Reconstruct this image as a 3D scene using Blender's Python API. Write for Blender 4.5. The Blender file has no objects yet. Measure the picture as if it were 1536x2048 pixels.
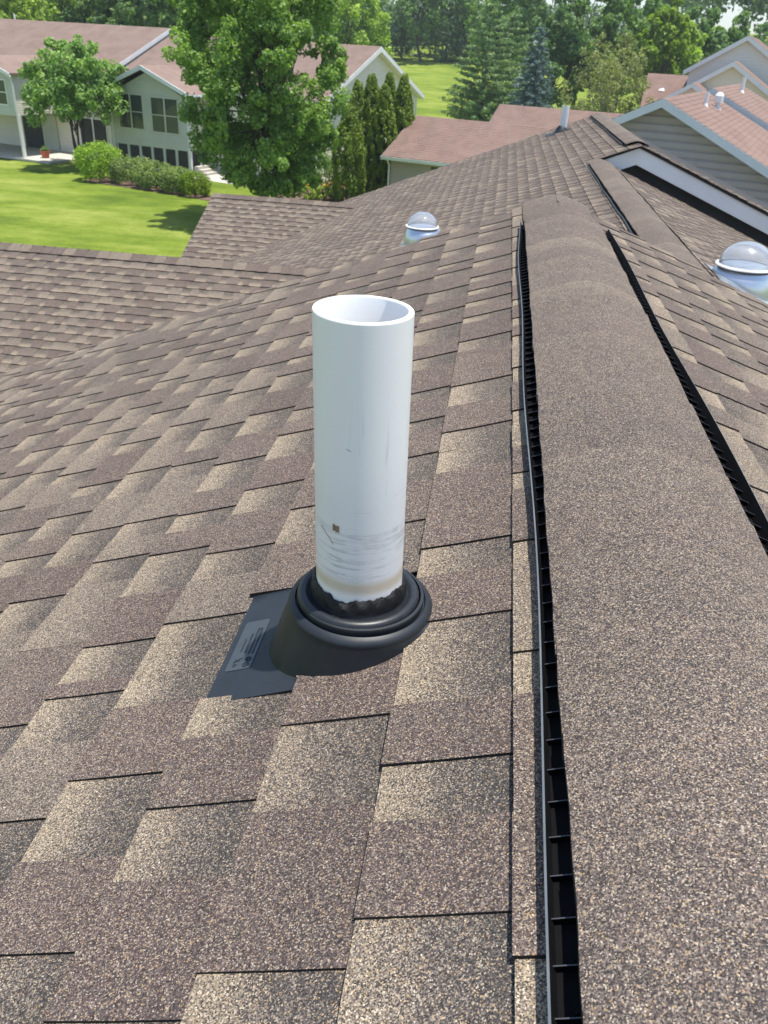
import bpy, math, random
import numpy as np
from mathutils import Vector, Matrix
random.seed(7); rng = np.random.default_rng(11)
scene = bpy.context.scene
R = math.radians
# ------------------------------------------------------------------ camera
cd = bpy.data.cameras.new('camera'); cam = bpy.data.objects.new('camera', cd)
scene.collection.objects.link(cam); scene.camera = cam
cy_ = scene.cycles; cy_.max_bounces = 7; cy_.diffuse_bounces = 3; cy_.glossy_bounces = 3; cy_.transmission_bounces = 6; cy_.volume_bounces = 0; cy_.transparent_max_bounces = 8
MC = np.array([[0.98948259, 0.1107058, -0.09310443], [0.13586694, -0.49039474, 0.86084445], [0.04964255, -0.86444041, -0.50027832]])
cam.matrix_world = Matrix(((MC[0,0], -MC[0,1], -MC[0,2], 0), (MC[1,0], -MC[1,1], -MC[1,2], 0), (MC[2,0], -MC[2,1], -MC[2,2], 0), (0, 0, 0, 1)))
cd.sensor_fit = 'HORIZONTAL'; cd.sensor_width = 36; cd.lens = 1622 / 1536 * 36
cd.clip_start = 0.02; cd.clip_end = 3000
cd.dof.use_dof = True; cd.dof.focus_distance = .98; cd.dof.aperture_fstop = 24
# ------------------------------------------------------------------ light
SUN_EL, SUN_AZ = R(79.5), R(6)          # azimuth measured from +X towards +Y
w = bpy.data.worlds.new('World'); scene.world = w; w.use_nodes = True
nt = w.node_tree; sky = nt.nodes.new('ShaderNodeTexSky'); sky.sky_type = 'NISHITA'; sky.sun_disc = False
sky.sun_elevation = SUN_EL; sky.sun_rotation = math.pi / 2 - SUN_AZ; sky.air_density = 1.0; sky.dust_density = .7
nt.links.new(sky.outputs[0], nt.nodes['Background'].inputs[0]); nt.nodes['Background'].inputs[1].default_value = 0.135
sl = bpy.data.lights.new('sun', 'SUN'); sl.energy = 4.6; sl.angle = R(0.6); sl.color = (1, .955, .88)
so = bpy.data.objects.new('sun', sl); scene.collection.objects.link(so)
sd = Vector((math.cos(SUN_EL) * math.cos(SUN_AZ), math.cos(SUN_EL) * math.sin(SUN_AZ), math.sin(SUN_EL)))
so.rotation_euler = sd.to_track_quat('Z', 'Y').to_euler(); so.location = (20, 20, 40)
vs = scene.view_settings; vs.view_transform = 'Standard'; vs.look = 'None'; vs.exposure = 0.62; vs.gamma = 1; vs.use_curve_mapping = False
# ------------------------------------------------------------------ helpers
COL = scene.collection
def tag(o, label=None, cat=None, group=None, kind=None):
    if label: o['label'] = label
    if cat: o['category'] = cat
    if group: o['group'] = group
    if kind: o['kind'] = kind
    return o
def empty(name, loc=(0, 0, 0), label=None, cat=None, group=None, parent=None):
    o = bpy.data.objects.new(name, None); o.empty_display_size = .1; COL.objects.link(o); o.location = loc
    if parent: o.parent = parent
    return tag(o, label, cat, group)
def link(name, me, parent=None, loc=(0, 0, 0)):
    o = bpy.data.objects.new(name, me); COL.objects.link(o); o.location = loc
    if parent:
        o.parent = parent
        o.location = Vector(loc) - world_loc(parent)
    return o
def world_loc(o):
    v = Vector((0, 0, 0))
    while o: v += o.location; o = o.parent
    return v
def frame(az):                          # horizontal frame: along, away
    return (Vector((math.cos(az), math.sin(az), 0)), Vector((-math.sin(az), math.cos(az), 0)))
class MB:
    def __init__(s): s.v = []; s.f = []; s.m = []; s.c = []
    def vert(s, p, c=(0, 0, 0)):
        s.v.append(tuple(p)); s.c.append(c); return len(s.v) - 1
    def face(s, ids, m=0): s.f.append(tuple(ids)); s.m.append(m)
    def poly(s, pts, m=0): s.face([s.vert(p) for p in pts], m)
    def prism(s, pts, d, m=0, ms=None):      # polygon pts extruded by vector d
        d = Vector(d); a = [s.vert(p) for p in pts]; b = [s.vert(Vector(p) + d) for p in pts]; n = len(a)
        s.face(a, m); s.face(b[::-1], m)
        for i in range(n): s.face([a[i], b[i], b[(i + 1) % n], a[(i + 1) % n]], m if ms is None else ms)
    def box(s, lo, hi, m=0, X=Vector((1, 0, 0)), Y=Vector((0, 1, 0)), Z=Vector((0, 0, 1)), O=Vector((0, 0, 0))):
        P = lambda a, b, c: O + X * a + Y * b + Z * c
        q = [s.vert(P(a, b, c)) for c in (lo[2], hi[2]) for (a, b) in ((lo[0], lo[1]), (hi[0], lo[1]), (hi[0], hi[1]), (lo[0], hi[1]))]
        for f in ((3, 2, 1, 0), (4, 5, 6, 7), (0, 1, 5, 4), (1, 2, 6, 5), (2, 3, 7, 6), (3, 0, 4, 7)): s.face([q[i] for i in f], m)
    def lathe(s, prof, seg=48, m=0, O=(0, 0, 0), close=False, fn=None, axis=None):
        O = Vector(O); rows = []
        for k, (r, z) in enumerate(prof):
            row = []
            for i in range(seg):
                a = 2 * math.pi * i / seg; rr, zz = (r, z) if fn is None else fn(k, a, r, z)
                p = Vector((rr * math.cos(a), rr * math.sin(a), zz))
                if axis: p += axis * (zz)
                row.append(s.vert(O + p))
            rows.append(row)
        for k in range(len(rows) - 1):
            for i in range(seg):
                j = (i + 1) % seg; s.face([rows[k][i], rows[k][j], rows[k + 1][j], rows[k + 1][i]], m)
        return rows
    def tube(s, pts, rad, seg=8, m=0):
        pts = [Vector(p) for p in pts]; rows = []
        for i, p in enumerate(pts):
            t = (pts[min(i + 1, len(pts) - 1)] - pts[max(i - 1, 0)]).normalized()
            a = t.orthogonal().normalized(); b = t.cross(a); r = rad[i] if hasattr(rad, '__len__') else rad
            rows.append([s.vert(p + (a * math.cos(2 * math.pi * k / seg) + b * math.sin(2 * math.pi * k / seg)) * r) for k in range(seg)])
        for i in range(len(rows) - 1):
            for k in range(seg):
                j = (k + 1) % seg; s.face([rows[i][k], rows[i][j], rows[i + 1][j], rows[i + 1][k]], m)
        s.face(rows[0][::-1], m); s.face(rows[-1], m)
    def mesh(s, name, mats, smooth=False, color=False, origin=None):
        me = bpy.data.meshes.new(name)
        v = np.array(s.v, float).reshape(-1, 3)
        if origin is not None: v = v - np.array(origin)
        me.from_pydata(v.tolist(), [], s.f)
        for mt in (mats if isinstance(mats, (list, tuple)) else [mats]): me.materials.append(mt)
        me.polygons.foreach_set('material_index', s.m)
        if smooth: me.polygons.foreach_set('use_smooth', [True] * len(s.f))
        if color:
            at = me.color_attributes.new('tone', 'FLOAT_COLOR', 'POINT')
            c = np.ones((len(s.v), 4), np.float32); c[:, :3] = np.array(s.c); at.data.foreach_set('color', c.ravel())
        me.update(); return me
    def build(s, name, mats, parent=None, smooth=False, color=False, origin=None):
        og = Vector(origin) if origin is not None else (world_loc(parent) if parent else Vector((0, 0, 0)))
        return link(name, s.mesh(name, mats, smooth, color, og), parent, og)
def autosmooth(o, ang=40):
    me = o.data; me.polygons.foreach_set('use_smooth', [True] * len(me.polygons)); me.set_sharp_from_angle(angle=R(ang)); return o
# ------------------------------------------------------------------ materials
def mat(name, col=(.5, .5, .5), rough=.6, metal=0, spec=.5):
    m = bpy.data.materials.new(name); m.use_nodes = True; b = m.node_tree.nodes['Principled BSDF']
    b.inputs['Base Color'].default_value = (*col, 1); b.inputs['Roughness'].default_value = rough; b.inputs['Metallic'].default_value = metal
    b.inputs['Specular IOR Level'].default_value = spec
    return m
def NN(m, t, **kw):
    n = m.node_tree.nodes.new(t)
    for k, v in kw.items(): setattr(n, k, v)
    return n
def LK(m, a, b): m.node_tree.links.new(a, b)
def bsdf(m): return m.node_tree.nodes['Principled BSDF']
def ramp(m, fac, stops, interp='LINEAR'):
    r = NN(m, 'ShaderNodeValToRGB'); r.color_ramp.interpolation = interp; e = r.color_ramp.elements
    while len(e) < len(stops): e.new(.5)
    for i, (p, c) in enumerate(stops): e[i].position = p; e[i].color = (*c, 1)
    LK(m, fac, r.inputs[0]); return r.outputs[0]
def mixc(m, fac, a, b, mode='MIX'):
    n = NN(m, 'ShaderNodeMix', data_type='RGBA', blend_type=mode)
    for s, v in ((n.inputs[0], fac), (n.inputs[6], a), (n.inputs[7], b)):
        if isinstance(v, (int, float)): s.default_value = v
        elif isinstance(v, tuple): s.default_value = (*v, 1)
        else: LK(m, v, s)
    return n.outputs[2]
def noise(m, scale, detail=4, rough=.55, vec=None, dim='3D'):
    n = NN(m, 'ShaderNodeTexNoise'); n.inputs['Scale'].default_value = scale; n.inputs['Detail'].default_value = detail; n.inputs['Roughness'].default_value = rough
    if vec is not None: LK(m, vec, n.inputs['Vector'])
    return n.outputs[0]
def position(m):
    return NN(m, 'ShaderNodeNewGeometry').outputs['Position']
def mapping(m, vec, scale=(1, 1, 1), rot=(0, 0, 0), loc=(0, 0, 0)):
    n = NN(m, 'ShaderNodeMapping'); n.inputs['Scale'].default_value = scale; n.inputs['Rotation'].default_value = rot; n.inputs['Location'].default_value = loc
    LK(m, vec, n.inputs[0]); return n.outputs[0]
def bump(m, h, strength=.5, dist=.01, nrm=None):
    b = NN(m, 'ShaderNodeBump'); b.inputs['Strength'].default_value = strength; b.inputs['Distance'].default_value = dist; LK(m, h, b.inputs['Height'])
    if nrm is not None: LK(m, nrm, b.inputs['Normal'])
    return b.outputs[0]
def noisy(name, c1, c2, scale=3, rough=.7, detail=5, bs=.0, bd=.01, spec=.4, stretch=(1, 1, 1)):
    m = mat(name, c1, rough, spec=spec); p = mapping(m, position(m), stretch)
    f = noise(m, scale, detail, .6, p); LK(m, ramp(m, f, [(.3, c1), (.7, c2)]), bsdf(m).inputs['Base Color'])
    if bs: LK(m, bump(m, noise(m, scale * 6, 4, .6, p), bs, bd), bsdf(m).inputs['Normal'])
    return m
def granule_mat(name, pal, size=800, bumps=.8):
    """mineral granules: every granule its own colour; the blend comes from the shingle's own tone"""
    m = mat(name, rough=.88, spec=.25); b = bsdf(m); P = position(m)
    vo = NN(m, 'ShaderNodeTexVoronoi'); vo.inputs['Scale'].default_value = size; LK(m, P, vo.inputs['Vector'])
    sp = NN(m, 'ShaderNodeSeparateColor'); LK(m, vo.outputs['Color'], sp.inputs[0])
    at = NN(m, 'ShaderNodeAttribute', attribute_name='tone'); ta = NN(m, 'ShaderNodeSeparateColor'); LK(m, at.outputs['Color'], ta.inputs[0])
    v = sp.outputs[0]
    cols = {k: ramp(m, v, s, 'LINEAR') for k, s in pal.items()}
    nz = noise(m, 38, 1, .6, P)
    def amt(ch):
        n = NN(m, 'ShaderNodeMath', operation='MULTIPLY_ADD'); LK(m, nz, n.inputs[0]); n.inputs[1].default_value = .9; n.inputs[2].default_value = -.45
        q = NN(m, 'ShaderNodeMath', operation='ADD', use_clamp=True); LK(m, n.outputs[0], q.inputs[0]); LK(m, ch, q.inputs[1])
        g = NN(m, 'ShaderNodeMath', operation='GREATER_THAN'); LK(m, q.outputs[0], g.inputs[0]); LK(m, sp.outputs[1], g.inputs[1]); return g.outputs[0]
    c = mixc(m, ta.outputs[2], cols['taupe'], cols['purple'])
    c = mixc(m, amt(ta.outputs[0]), c, cols['tan'])
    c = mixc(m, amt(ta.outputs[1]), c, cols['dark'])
    gold = NN(m, 'ShaderNodeMath', operation='GREATER_THAN'); LK(m, sp.outputs[2], gold.inputs[0]); gold.inputs[1].default_value = .955
    gm = NN(m, 'ShaderNodeMath', operation='MULTIPLY'); LK(m, gold.outputs[0], gm.inputs[0]); gm.inputs[1].default_value = .75
    c = mixc(m, gm.outputs[0], c, (.40, .275, .14))
    big = noise(m, 2.3, 1, .6, P); c = mixc(m, .35, c, ramp(m, big, [(.3, (.55, .55, .57)), (.7, (1.0, 1.0, 1.0))]), 'MULTIPLY')
    LK(m, c, b.inputs['Base Color'])
    LK(m, bump(m, noise(m, size * .8, 1, .5, P), bumps, .0016), b.inputs['Normal'])
    return m
PAL = dict(taupe=[(0, (.032, .028, .026)), (.3, (.090, .073, .063)), (.6, (.178, .147, .124)), (.85, (.27, .226, .178)), (1, (.47, .40, .31))],
           purple=[(0, (.030, .022, .021)), (.35, (.070, .049, .046)), (.7, (.117, .084, .077)), (.9, (.20, .158, .135)), (1, (.44, .37, .29))],
           tan=[(0, (.062, .053, .046)), (.3, (.170, .136, .103)), (.6, (.295, .236, .168)), (.85, (.40, .325, .225)), (1, (.60, .51, .39))],
           dark=[(0, (.022, .021, .022)), (.4, (.050, .044, .042)), (.75, (.088, .077, .070)), (.92, (.17, .148, .122)), (1, (.38, .33, .26))])
M = {}
M['granules'] = granule_mat('shingle granules', PAL)
M['asphalt'] = noisy('asphalt edge', (.012, .011, .011), (.03, .027, .026), 300, .9)
M['deck'] = mat('underlayment', (.03, .028, .027), .9)
M['white'] = noisy('white trim paint', (.70, .71, .72), (.80, .80, .80), 1.5, .45)
M['grey_trim'] = noisy('pale grey trim', (.66, .68, .69), (.73, .74, .75), 1.5, .5)
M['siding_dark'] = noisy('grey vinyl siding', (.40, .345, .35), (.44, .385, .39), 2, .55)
M['siding_shadow'] = noisy('dark-grey siding with painted shade', (.04, .04, .044), (.055, .055, .06), 2, .6)  # dark-grey siding, with the gable wall's shade put into its colour
M['siding_sage'] = noisy('sage grey siding', (.50, .51, .455), (.56, .57, .51), 1.2, .6)
M['siding_cream'] = noisy('cream siding', (.74, .69, .59), (.79, .74, .64), 1.2, .6)
M['siding_beige'] = noisy('beige siding', (.74, .67, .54), (.79, .72, .59), .6, .6)
M['siding_lilac'] = noisy('pale grey siding', (.76, .71, .67), (.80, .75, .71), .6, .6)
M['black_plastic'] = noisy('black vent plastic', (.003, .003, .0035), (.005, .005, .006), 40, .7, spec=.12)
M['rib_plastic'] = mat('vent rib plastic', (.06, .063, .07), .4)
M['pvc'] = None
def old_roof(name, c1, c2, c3):
    m = mat(name, c1, .9, spec=.2); P = position(m)
    f = noise(m, 1.1, 6, .65, P); g = noise(m, 9, 3, .7, mapping(m, P, (1, 1, 4)))
    c = ramp(m, f, [(.25, c1), (.5, c2), (.75, c3)]); c = mixc(m, .5, c, ramp(m, g, [(.3, (.6, .6, .6)), (.7, (1, 1, 1))]), 'MULTIPLY')
    LK(m, c, bsdf(m).inputs['Base Color']); LK(m, bump(m, g, .3, .02), bsdf(m).inputs['Normal']); return m
M['old_roof'] = old_roof('weathered brown shingles', (.20, .142, .115), (.25, .18, .148), (.29, .212, .176))
M['red_roof'] = old_roof('reddish brown shingles', (.185, .122, .10), (.23, .155, .127), (.27, .188, .155))
def window_mat():
    m = mat('window glass', (.05, .06, .065), .08, spec=.8); return m
M['glass'] = window_mat()
M['screen'] = noisy('dark insect screen', (.012, .013, .016), (.03, .032, .036), 3, .5)
M['concrete'] = noisy('pale concrete', (.42, .39, .34), (.52, .49, .43), 1.5, .85)
M['mulch'] = noisy('brown mulch', (.10, .06, .045), (.18, .115, .085), 6, .95)
M['terracotta'] = mat('terracotta', (.42, .10, .05), .7)
M['green_plastic'] = mat('green plastic', (.10, .35, .2), .5)
M['bark'] = noisy('bark', (.05, .04, .032), (.10, .082, .065), 8, .95, bs=.6, bd=.03)
M['pale_bark'] = noisy('pale bark', (.28, .25, .21), (.40, .37, .31), 6, .9)
def leaf_mat(name, c1, c2, c3, trans=.28, rough=.55):
    m = mat(name, c1, rough, spec=.35); nt = m.node_tree; P = position(m); b = bsdf(m)
    ra = NN(m, 'ShaderNodeAttribute', attribute_name='tint')
    n = noise(m, .55, 3, .6, P)
    a = NN(m, 'ShaderNodeMath', operation='MULTIPLY_ADD'); LK(m, ra.outputs['Fac'], a.inputs[0]); a.inputs[1].default_value = .6; 
    s = NN(m, 'ShaderNodeMath', operation='MULTIPLY'); LK(m, n, s.inputs[0]); s.inputs[1].default_value = .4; LK(m, s.outputs[0], a.inputs[2])
    c = ramp(m, a.outputs[0], [(.15, c1), (.5, c2), (.85, c3)]); LK(m, c, b.inputs['Base Color'])
    t = NN(m, 'ShaderNodeBsdfTranslucent'); LK(m, mixc(m, 1.0, c, (1.15, 1.25, .55), 'MULTIPLY'), t.inputs[0])
    mx = NN(m, 'ShaderNodeMixShader'); mx.inputs[0].default_value = trans; LK(m, b.outputs[0], mx.inputs[1]); LK(m, t.outputs[0], mx.inputs[2])
    LK(m, mx.outputs[0], nt.nodes['Material Output'].inputs[0]); return m
M['maple_leaf'] = leaf_mat('maple leaves', (0.096, 0.18, 0.04), (0.206, 0.34, 0.075), (0.387, 0.531, 0.126), .4)
M['redbud_leaf'] = leaf_mat('heart leaves', (0.105, 0.209, 0.06), (0.225, 0.371, 0.095), (0.453, 0.603, 0.193), .4)
M['wood_leaf'] = leaf_mat('woodland leaves', (0.094, 0.181, 0.057), (0.189, 0.315, 0.085), (0.346, 0.482, 0.143), .4)
M['bright_leaf'] = leaf_mat('bright leaves', (0.172, 0.267, 0.052), (0.346, 0.482, 0.085), (0.565, 0.698, 0.143), .4)
M['lime_leaf'] = leaf_mat('lime leaves', (0.134, 0.216, 0.019), (0.229, 0.341, 0.032), (0.335, 0.455, 0.063), .4)
M['dark_leaf'] = leaf_mat('dark leaves', (0.076, 0.144, 0.054), (0.15, 0.259, 0.085), (0.279, 0.403, 0.136), .4)
M['olive_leaf'] = leaf_mat('olive leaves', (0.145, 0.182, 0.068), (0.266, 0.307, 0.114), (0.459, 0.455, 0.227), .4)
M['pine_leaf'] = leaf_mat('pine needles', (0.085, 0.155, 0.077), (0.185, 0.298, 0.123), (0.372, 0.468, 0.183), .25)
M['spruce_leaf'] = leaf_mat('blue spruce needles', (0.077, 0.127, 0.132), (0.154, 0.231, 0.237), (0.297, 0.396, 0.407), .25)
M['cedar_leaf'] = leaf_mat('arborvitae scales', (0.095, 0.159, 0.026), (0.189, 0.284, 0.036), (0.331, 0.425, 0.055), .25)
M['box_leaf'] = leaf_mat('boxwood leaves', (0.136, 0.233, 0.031), (0.273, 0.42, 0.042), (0.463, 0.631, 0.084), .4)
M['hedge_leaf'] = leaf_mat('hedge leaves', (0.132, 0.171, 0.077), (0.232, 0.314, 0.102), (0.397, 0.484, 0.154), .4)
M['gold_leaf'] = leaf_mat('golden leaves', (0.116, 0.191, 0.017), (0.188, 0.287, 0.027), (0.289, 0.396, 0.041), .4)
M['pale_leaf'] = leaf_mat('pale blossoms', (.25, .3, .16), (.5, .5, .36), (.75, .72, .6), .2)
M['flower'] = leaf_mat('yellow flowers', (.5, .28, .02), (.7, .42, .03), (.8, .55, .05), .2)
# PVC with scuffs
def pvc():
    m = mat('white pvc', (.8, .8, .78), .32, spec=.5); b = bsdf(m); P = position(m)
    sx = NN(m, 'ShaderNodeSeparateXYZ'); LK(m, P, sx.inputs[0]); Z = sx.outputs[2]
    def band(z0, z1, soft):
        a = NN(m, 'ShaderNodeMapRange', interpolation_type='SMOOTHSTEP'); LK(m, Z, a.inputs[0])
        a.inputs[1].default_value = z0 - soft; a.inputs[2].default_value = z0 + soft
        c = NN(m, 'ShaderNodeMapRange', interpolation_type='SMOOTHSTEP'); LK(m, Z, c.inputs[0])
        c.inputs[1].default_value = z1 - soft; c.inputs[2].default_value = z1 + soft; c.inputs[3].default_value = 1; c.inputs[4].default_value = 0
        q = NN(m, 'ShaderNodeMath', operation='MULTIPLY'); LK(m, a.outputs[0], q.inputs[0]); LK(m, c.outputs[0], q.inputs[1]); return q.outputs[0]
    def mul(a, k):
        q = NN(m, 'ShaderNodeMath', operation='MULTIPLY'); LK(m, a, q.inputs[0])
        if isinstance(k, (int, float)): q.inputs[1].default_value = k
        else: LK(m, k, q.inputs[1])
        return q.outputs[0]
    # arcs of scuff, drawn round the pipe and dipping towards the front
    wob = mapping(m, P, (9, 9, 130), (R(6), R(-7), 0)); n1 = noise(m, 1.0, 5, .7, wob)
    scr = ramp(m, n1, [(.52, (0, 0, 0)), (.585, (1, 1, 1)), (.64, (0, 0, 0))])
    n2 = noise(m, 1.0, 4, .7, mapping(m, P, (14, 14, 260), (R(-22), R(16), 0))); scr2 = ramp(m, n2, [(.60, (0, 0, 0)), (.66, (1, 1, 1))])
    fade = noise(m, 26, 3, .6, P)
    f1 = mul(mul(mul(scr, band(-.585, -.515, .014)), ramp(m, fade, [(.36, (0, 0, 0)), (.62, (1, 1, 1))])), .6)
    f2 = mul(mul(mul(scr2, band(-.58, -.47, .02)), ramp(m, fade, [(.5, (0, 0, 0)), (.66, (1, 1, 1))])), .5)
    smg = mul(mul(noise(m, 14, 5, .7, mapping(m, P, (1, 1, .25))), band(-.60, -.46, .04)), .34)
    tilt = NN(m, 'ShaderNodeMath', operation='MULTIPLY_ADD'); LK(m, sx.outputs[0], tilt.inputs[0]); tilt.inputs[1].default_value = -.10; LK(m, Z, tilt.inputs[2])
    yel = band(-.606, -.590, .006)
    c = mixc(m, noise(m, 5, 4, .6, P), (.83, .825, .80), (.87, .86, .83))
    c = mixc(m, smg, c, (.5, .5, .49)); c = mixc(m, mul(yel, .8), c, (.60, .50, .34))
    c = mixc(m, f1, c, (.25, .26, .27)); c = mixc(m, f2, c, (.22, .22, .23))
    st = ramp(m, noise(m, 1.0, 3, .6, mapping(m, P, (150, 150, 9))), [(.63, (0, 0, 0)), (.70, (1, 1, 1))]); c = mixc(m, mul(mul(st, band(-.50, -.36, .05)), .25), c, (.4, .4, .4))
    LK(m, c, b.inputs['Base Color'])
    b.inputs['Subsurface Weight'].default_value = .0
    LK(m, ramp(m, noise(m, 60, 3, .6, P), [(.3, (.28,) * 3), (.7, (.42,) * 3)]), b.inputs['Roughness']); return m
M['pvc'] = pvc()
M['pvc_plain'] = noisy('weathered white pvc', (.7, .71, .72), (.8, .8, .8), 8, .4)
M['flash'] = noisy('slate black flashing plastic', (.013, .017, .022), (.019, .024, .030), 30, .48, bs=.12, bd=.0005, spec=.38)
M['rubber'] = noisy('black rubber', (.014, .017, .021), (.024, .027, .032), 60, .38, bs=.2, bd=.0008)
M['tar'] = noisy('torn black sealant', (.006, .006, .007), (.016, .016, .018), 90, .22, bs=.8, bd=.003)
M['chip'] = noisy('brown paper scrap', (.16, .10, .055), (.34, .25, .16), 300, .8)
M['alu'] = mat('bare galvanised flashing', (.62, .66, .70), .32, .85)
M['ring'] = mat('grey seal ring', (.09, .10, .105), .5)
def dome_mat():
    m = mat('clear acrylic dome', (.90, .93, .96), .05); b = bsdf(m); b.inputs['Transmission Weight'].default_value = .86; b.inputs['IOR'].default_value = 1.3; b.inputs['Coat Weight'].default_value = .6; b.inputs['Coat Roughness'].default_value = .03; return m
M['dome'] = dome_mat()
M['diffuser'] = mat('white light tube', (.62, .66, .72), .4)
# ------------------------------------------------------------------ ground
def gz(x, y):
    z = -7.5 + .12 * math.sin(x * .11) * math.sin(y * .07 + 1)
    t = max(0, y - 100) / 60; z += 3.6 * min(t, 1.0) + (.35 * max(0, y - 160) ** .62 if y > 160 else 0)
    if x > 20 and y > 120: z += min((x - 20) * .06, 4) * min((y - 120) / 80, 1)
    return z
def grass_mat():
    m = mat('mown grass', (.1, .2, .02), .9, spec=.15); P = position(m)
    f = noise(m, .22, 7, .72, mapping(m, P, (.8, 1.5, 1), (0, 0, R(-20)))); g = noise(m, 9, 5, .75, P); h = noise(m, 1.0, 3, .5, mapping(m, P, (.10, 1.5, 1), (0, 0, R(-14)))); k = noise(m, 2.2, 4, .7, P)
    c = ramp(m, f, [(.34, (.12, .18, .02)), (.5, (.215, .28, .033)), (.64, (.33, .365, .08))])
    c = mixc(m, .6, c, ramp(m, g, [(.32, (.55, .6, .5)), (.68, (1, 1, 1))]), 'MULTIPLY')
    c = mixc(m, .5, c, ramp(m, h, [(.40, (.68, .78, .62)), (.6, (1, 1, 1))]), 'MULTIPLY')
    c = mixc(m, .5, c, ramp(m, k, [(.36, (.72, .8, .6)), (.6, (1, 1, 1))]), 'MULTIPLY')
    LK(m, c, bsdf(m).inputs['Base Color']); LK(m, bump(m, g, .9, .09), bsdf(m).inputs['Normal']); return m
M['grass'] = grass_mat()
gb = MB()
xs = sorted(set(list(range(-900, -120, 60)) + list(range(-120, 121, 5)) + list(range(180, 901, 60))))
ys = sorted(set(list(range(-120, 20, 20)) + list(range(20, 261, 5)) + list(range(280, 1500, 80))))
ids = {(i, j): gb.vert((x, y, gz(x, y))) for i, x in enumerate(xs) for j, y in enumerate(ys)}
for i in range(len(xs) - 1):
    for j in range(len(ys) - 1): gb.face([ids[i, j], ids[i + 1, j], ids[i + 1, j + 1], ids[i, j + 1]])
tag(gb.build('ground', M['grass'], smooth=True), 'mown green lawn between the houses and up the slope', 'lawn', kind='structure')
# ------------------------------------------------------------------ shingle fields
TH = R(21.5); CT, ST, TT = math.cos(TH), math.sin(TH), math.tan(TH)
E_ = .143
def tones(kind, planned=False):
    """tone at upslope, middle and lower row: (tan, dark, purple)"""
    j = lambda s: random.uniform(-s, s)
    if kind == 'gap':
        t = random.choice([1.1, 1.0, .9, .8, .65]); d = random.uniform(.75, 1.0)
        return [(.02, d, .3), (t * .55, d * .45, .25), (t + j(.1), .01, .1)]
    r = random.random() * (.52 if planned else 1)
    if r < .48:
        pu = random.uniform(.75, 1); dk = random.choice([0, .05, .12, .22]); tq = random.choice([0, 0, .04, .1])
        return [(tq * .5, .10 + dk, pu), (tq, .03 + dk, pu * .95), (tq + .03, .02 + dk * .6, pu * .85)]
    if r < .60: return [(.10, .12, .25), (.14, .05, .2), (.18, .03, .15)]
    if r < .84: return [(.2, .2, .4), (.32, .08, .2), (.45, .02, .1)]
    return [(.12, .35, .5), (.10, .25, .5), (.12, .15, .5)]
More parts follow.
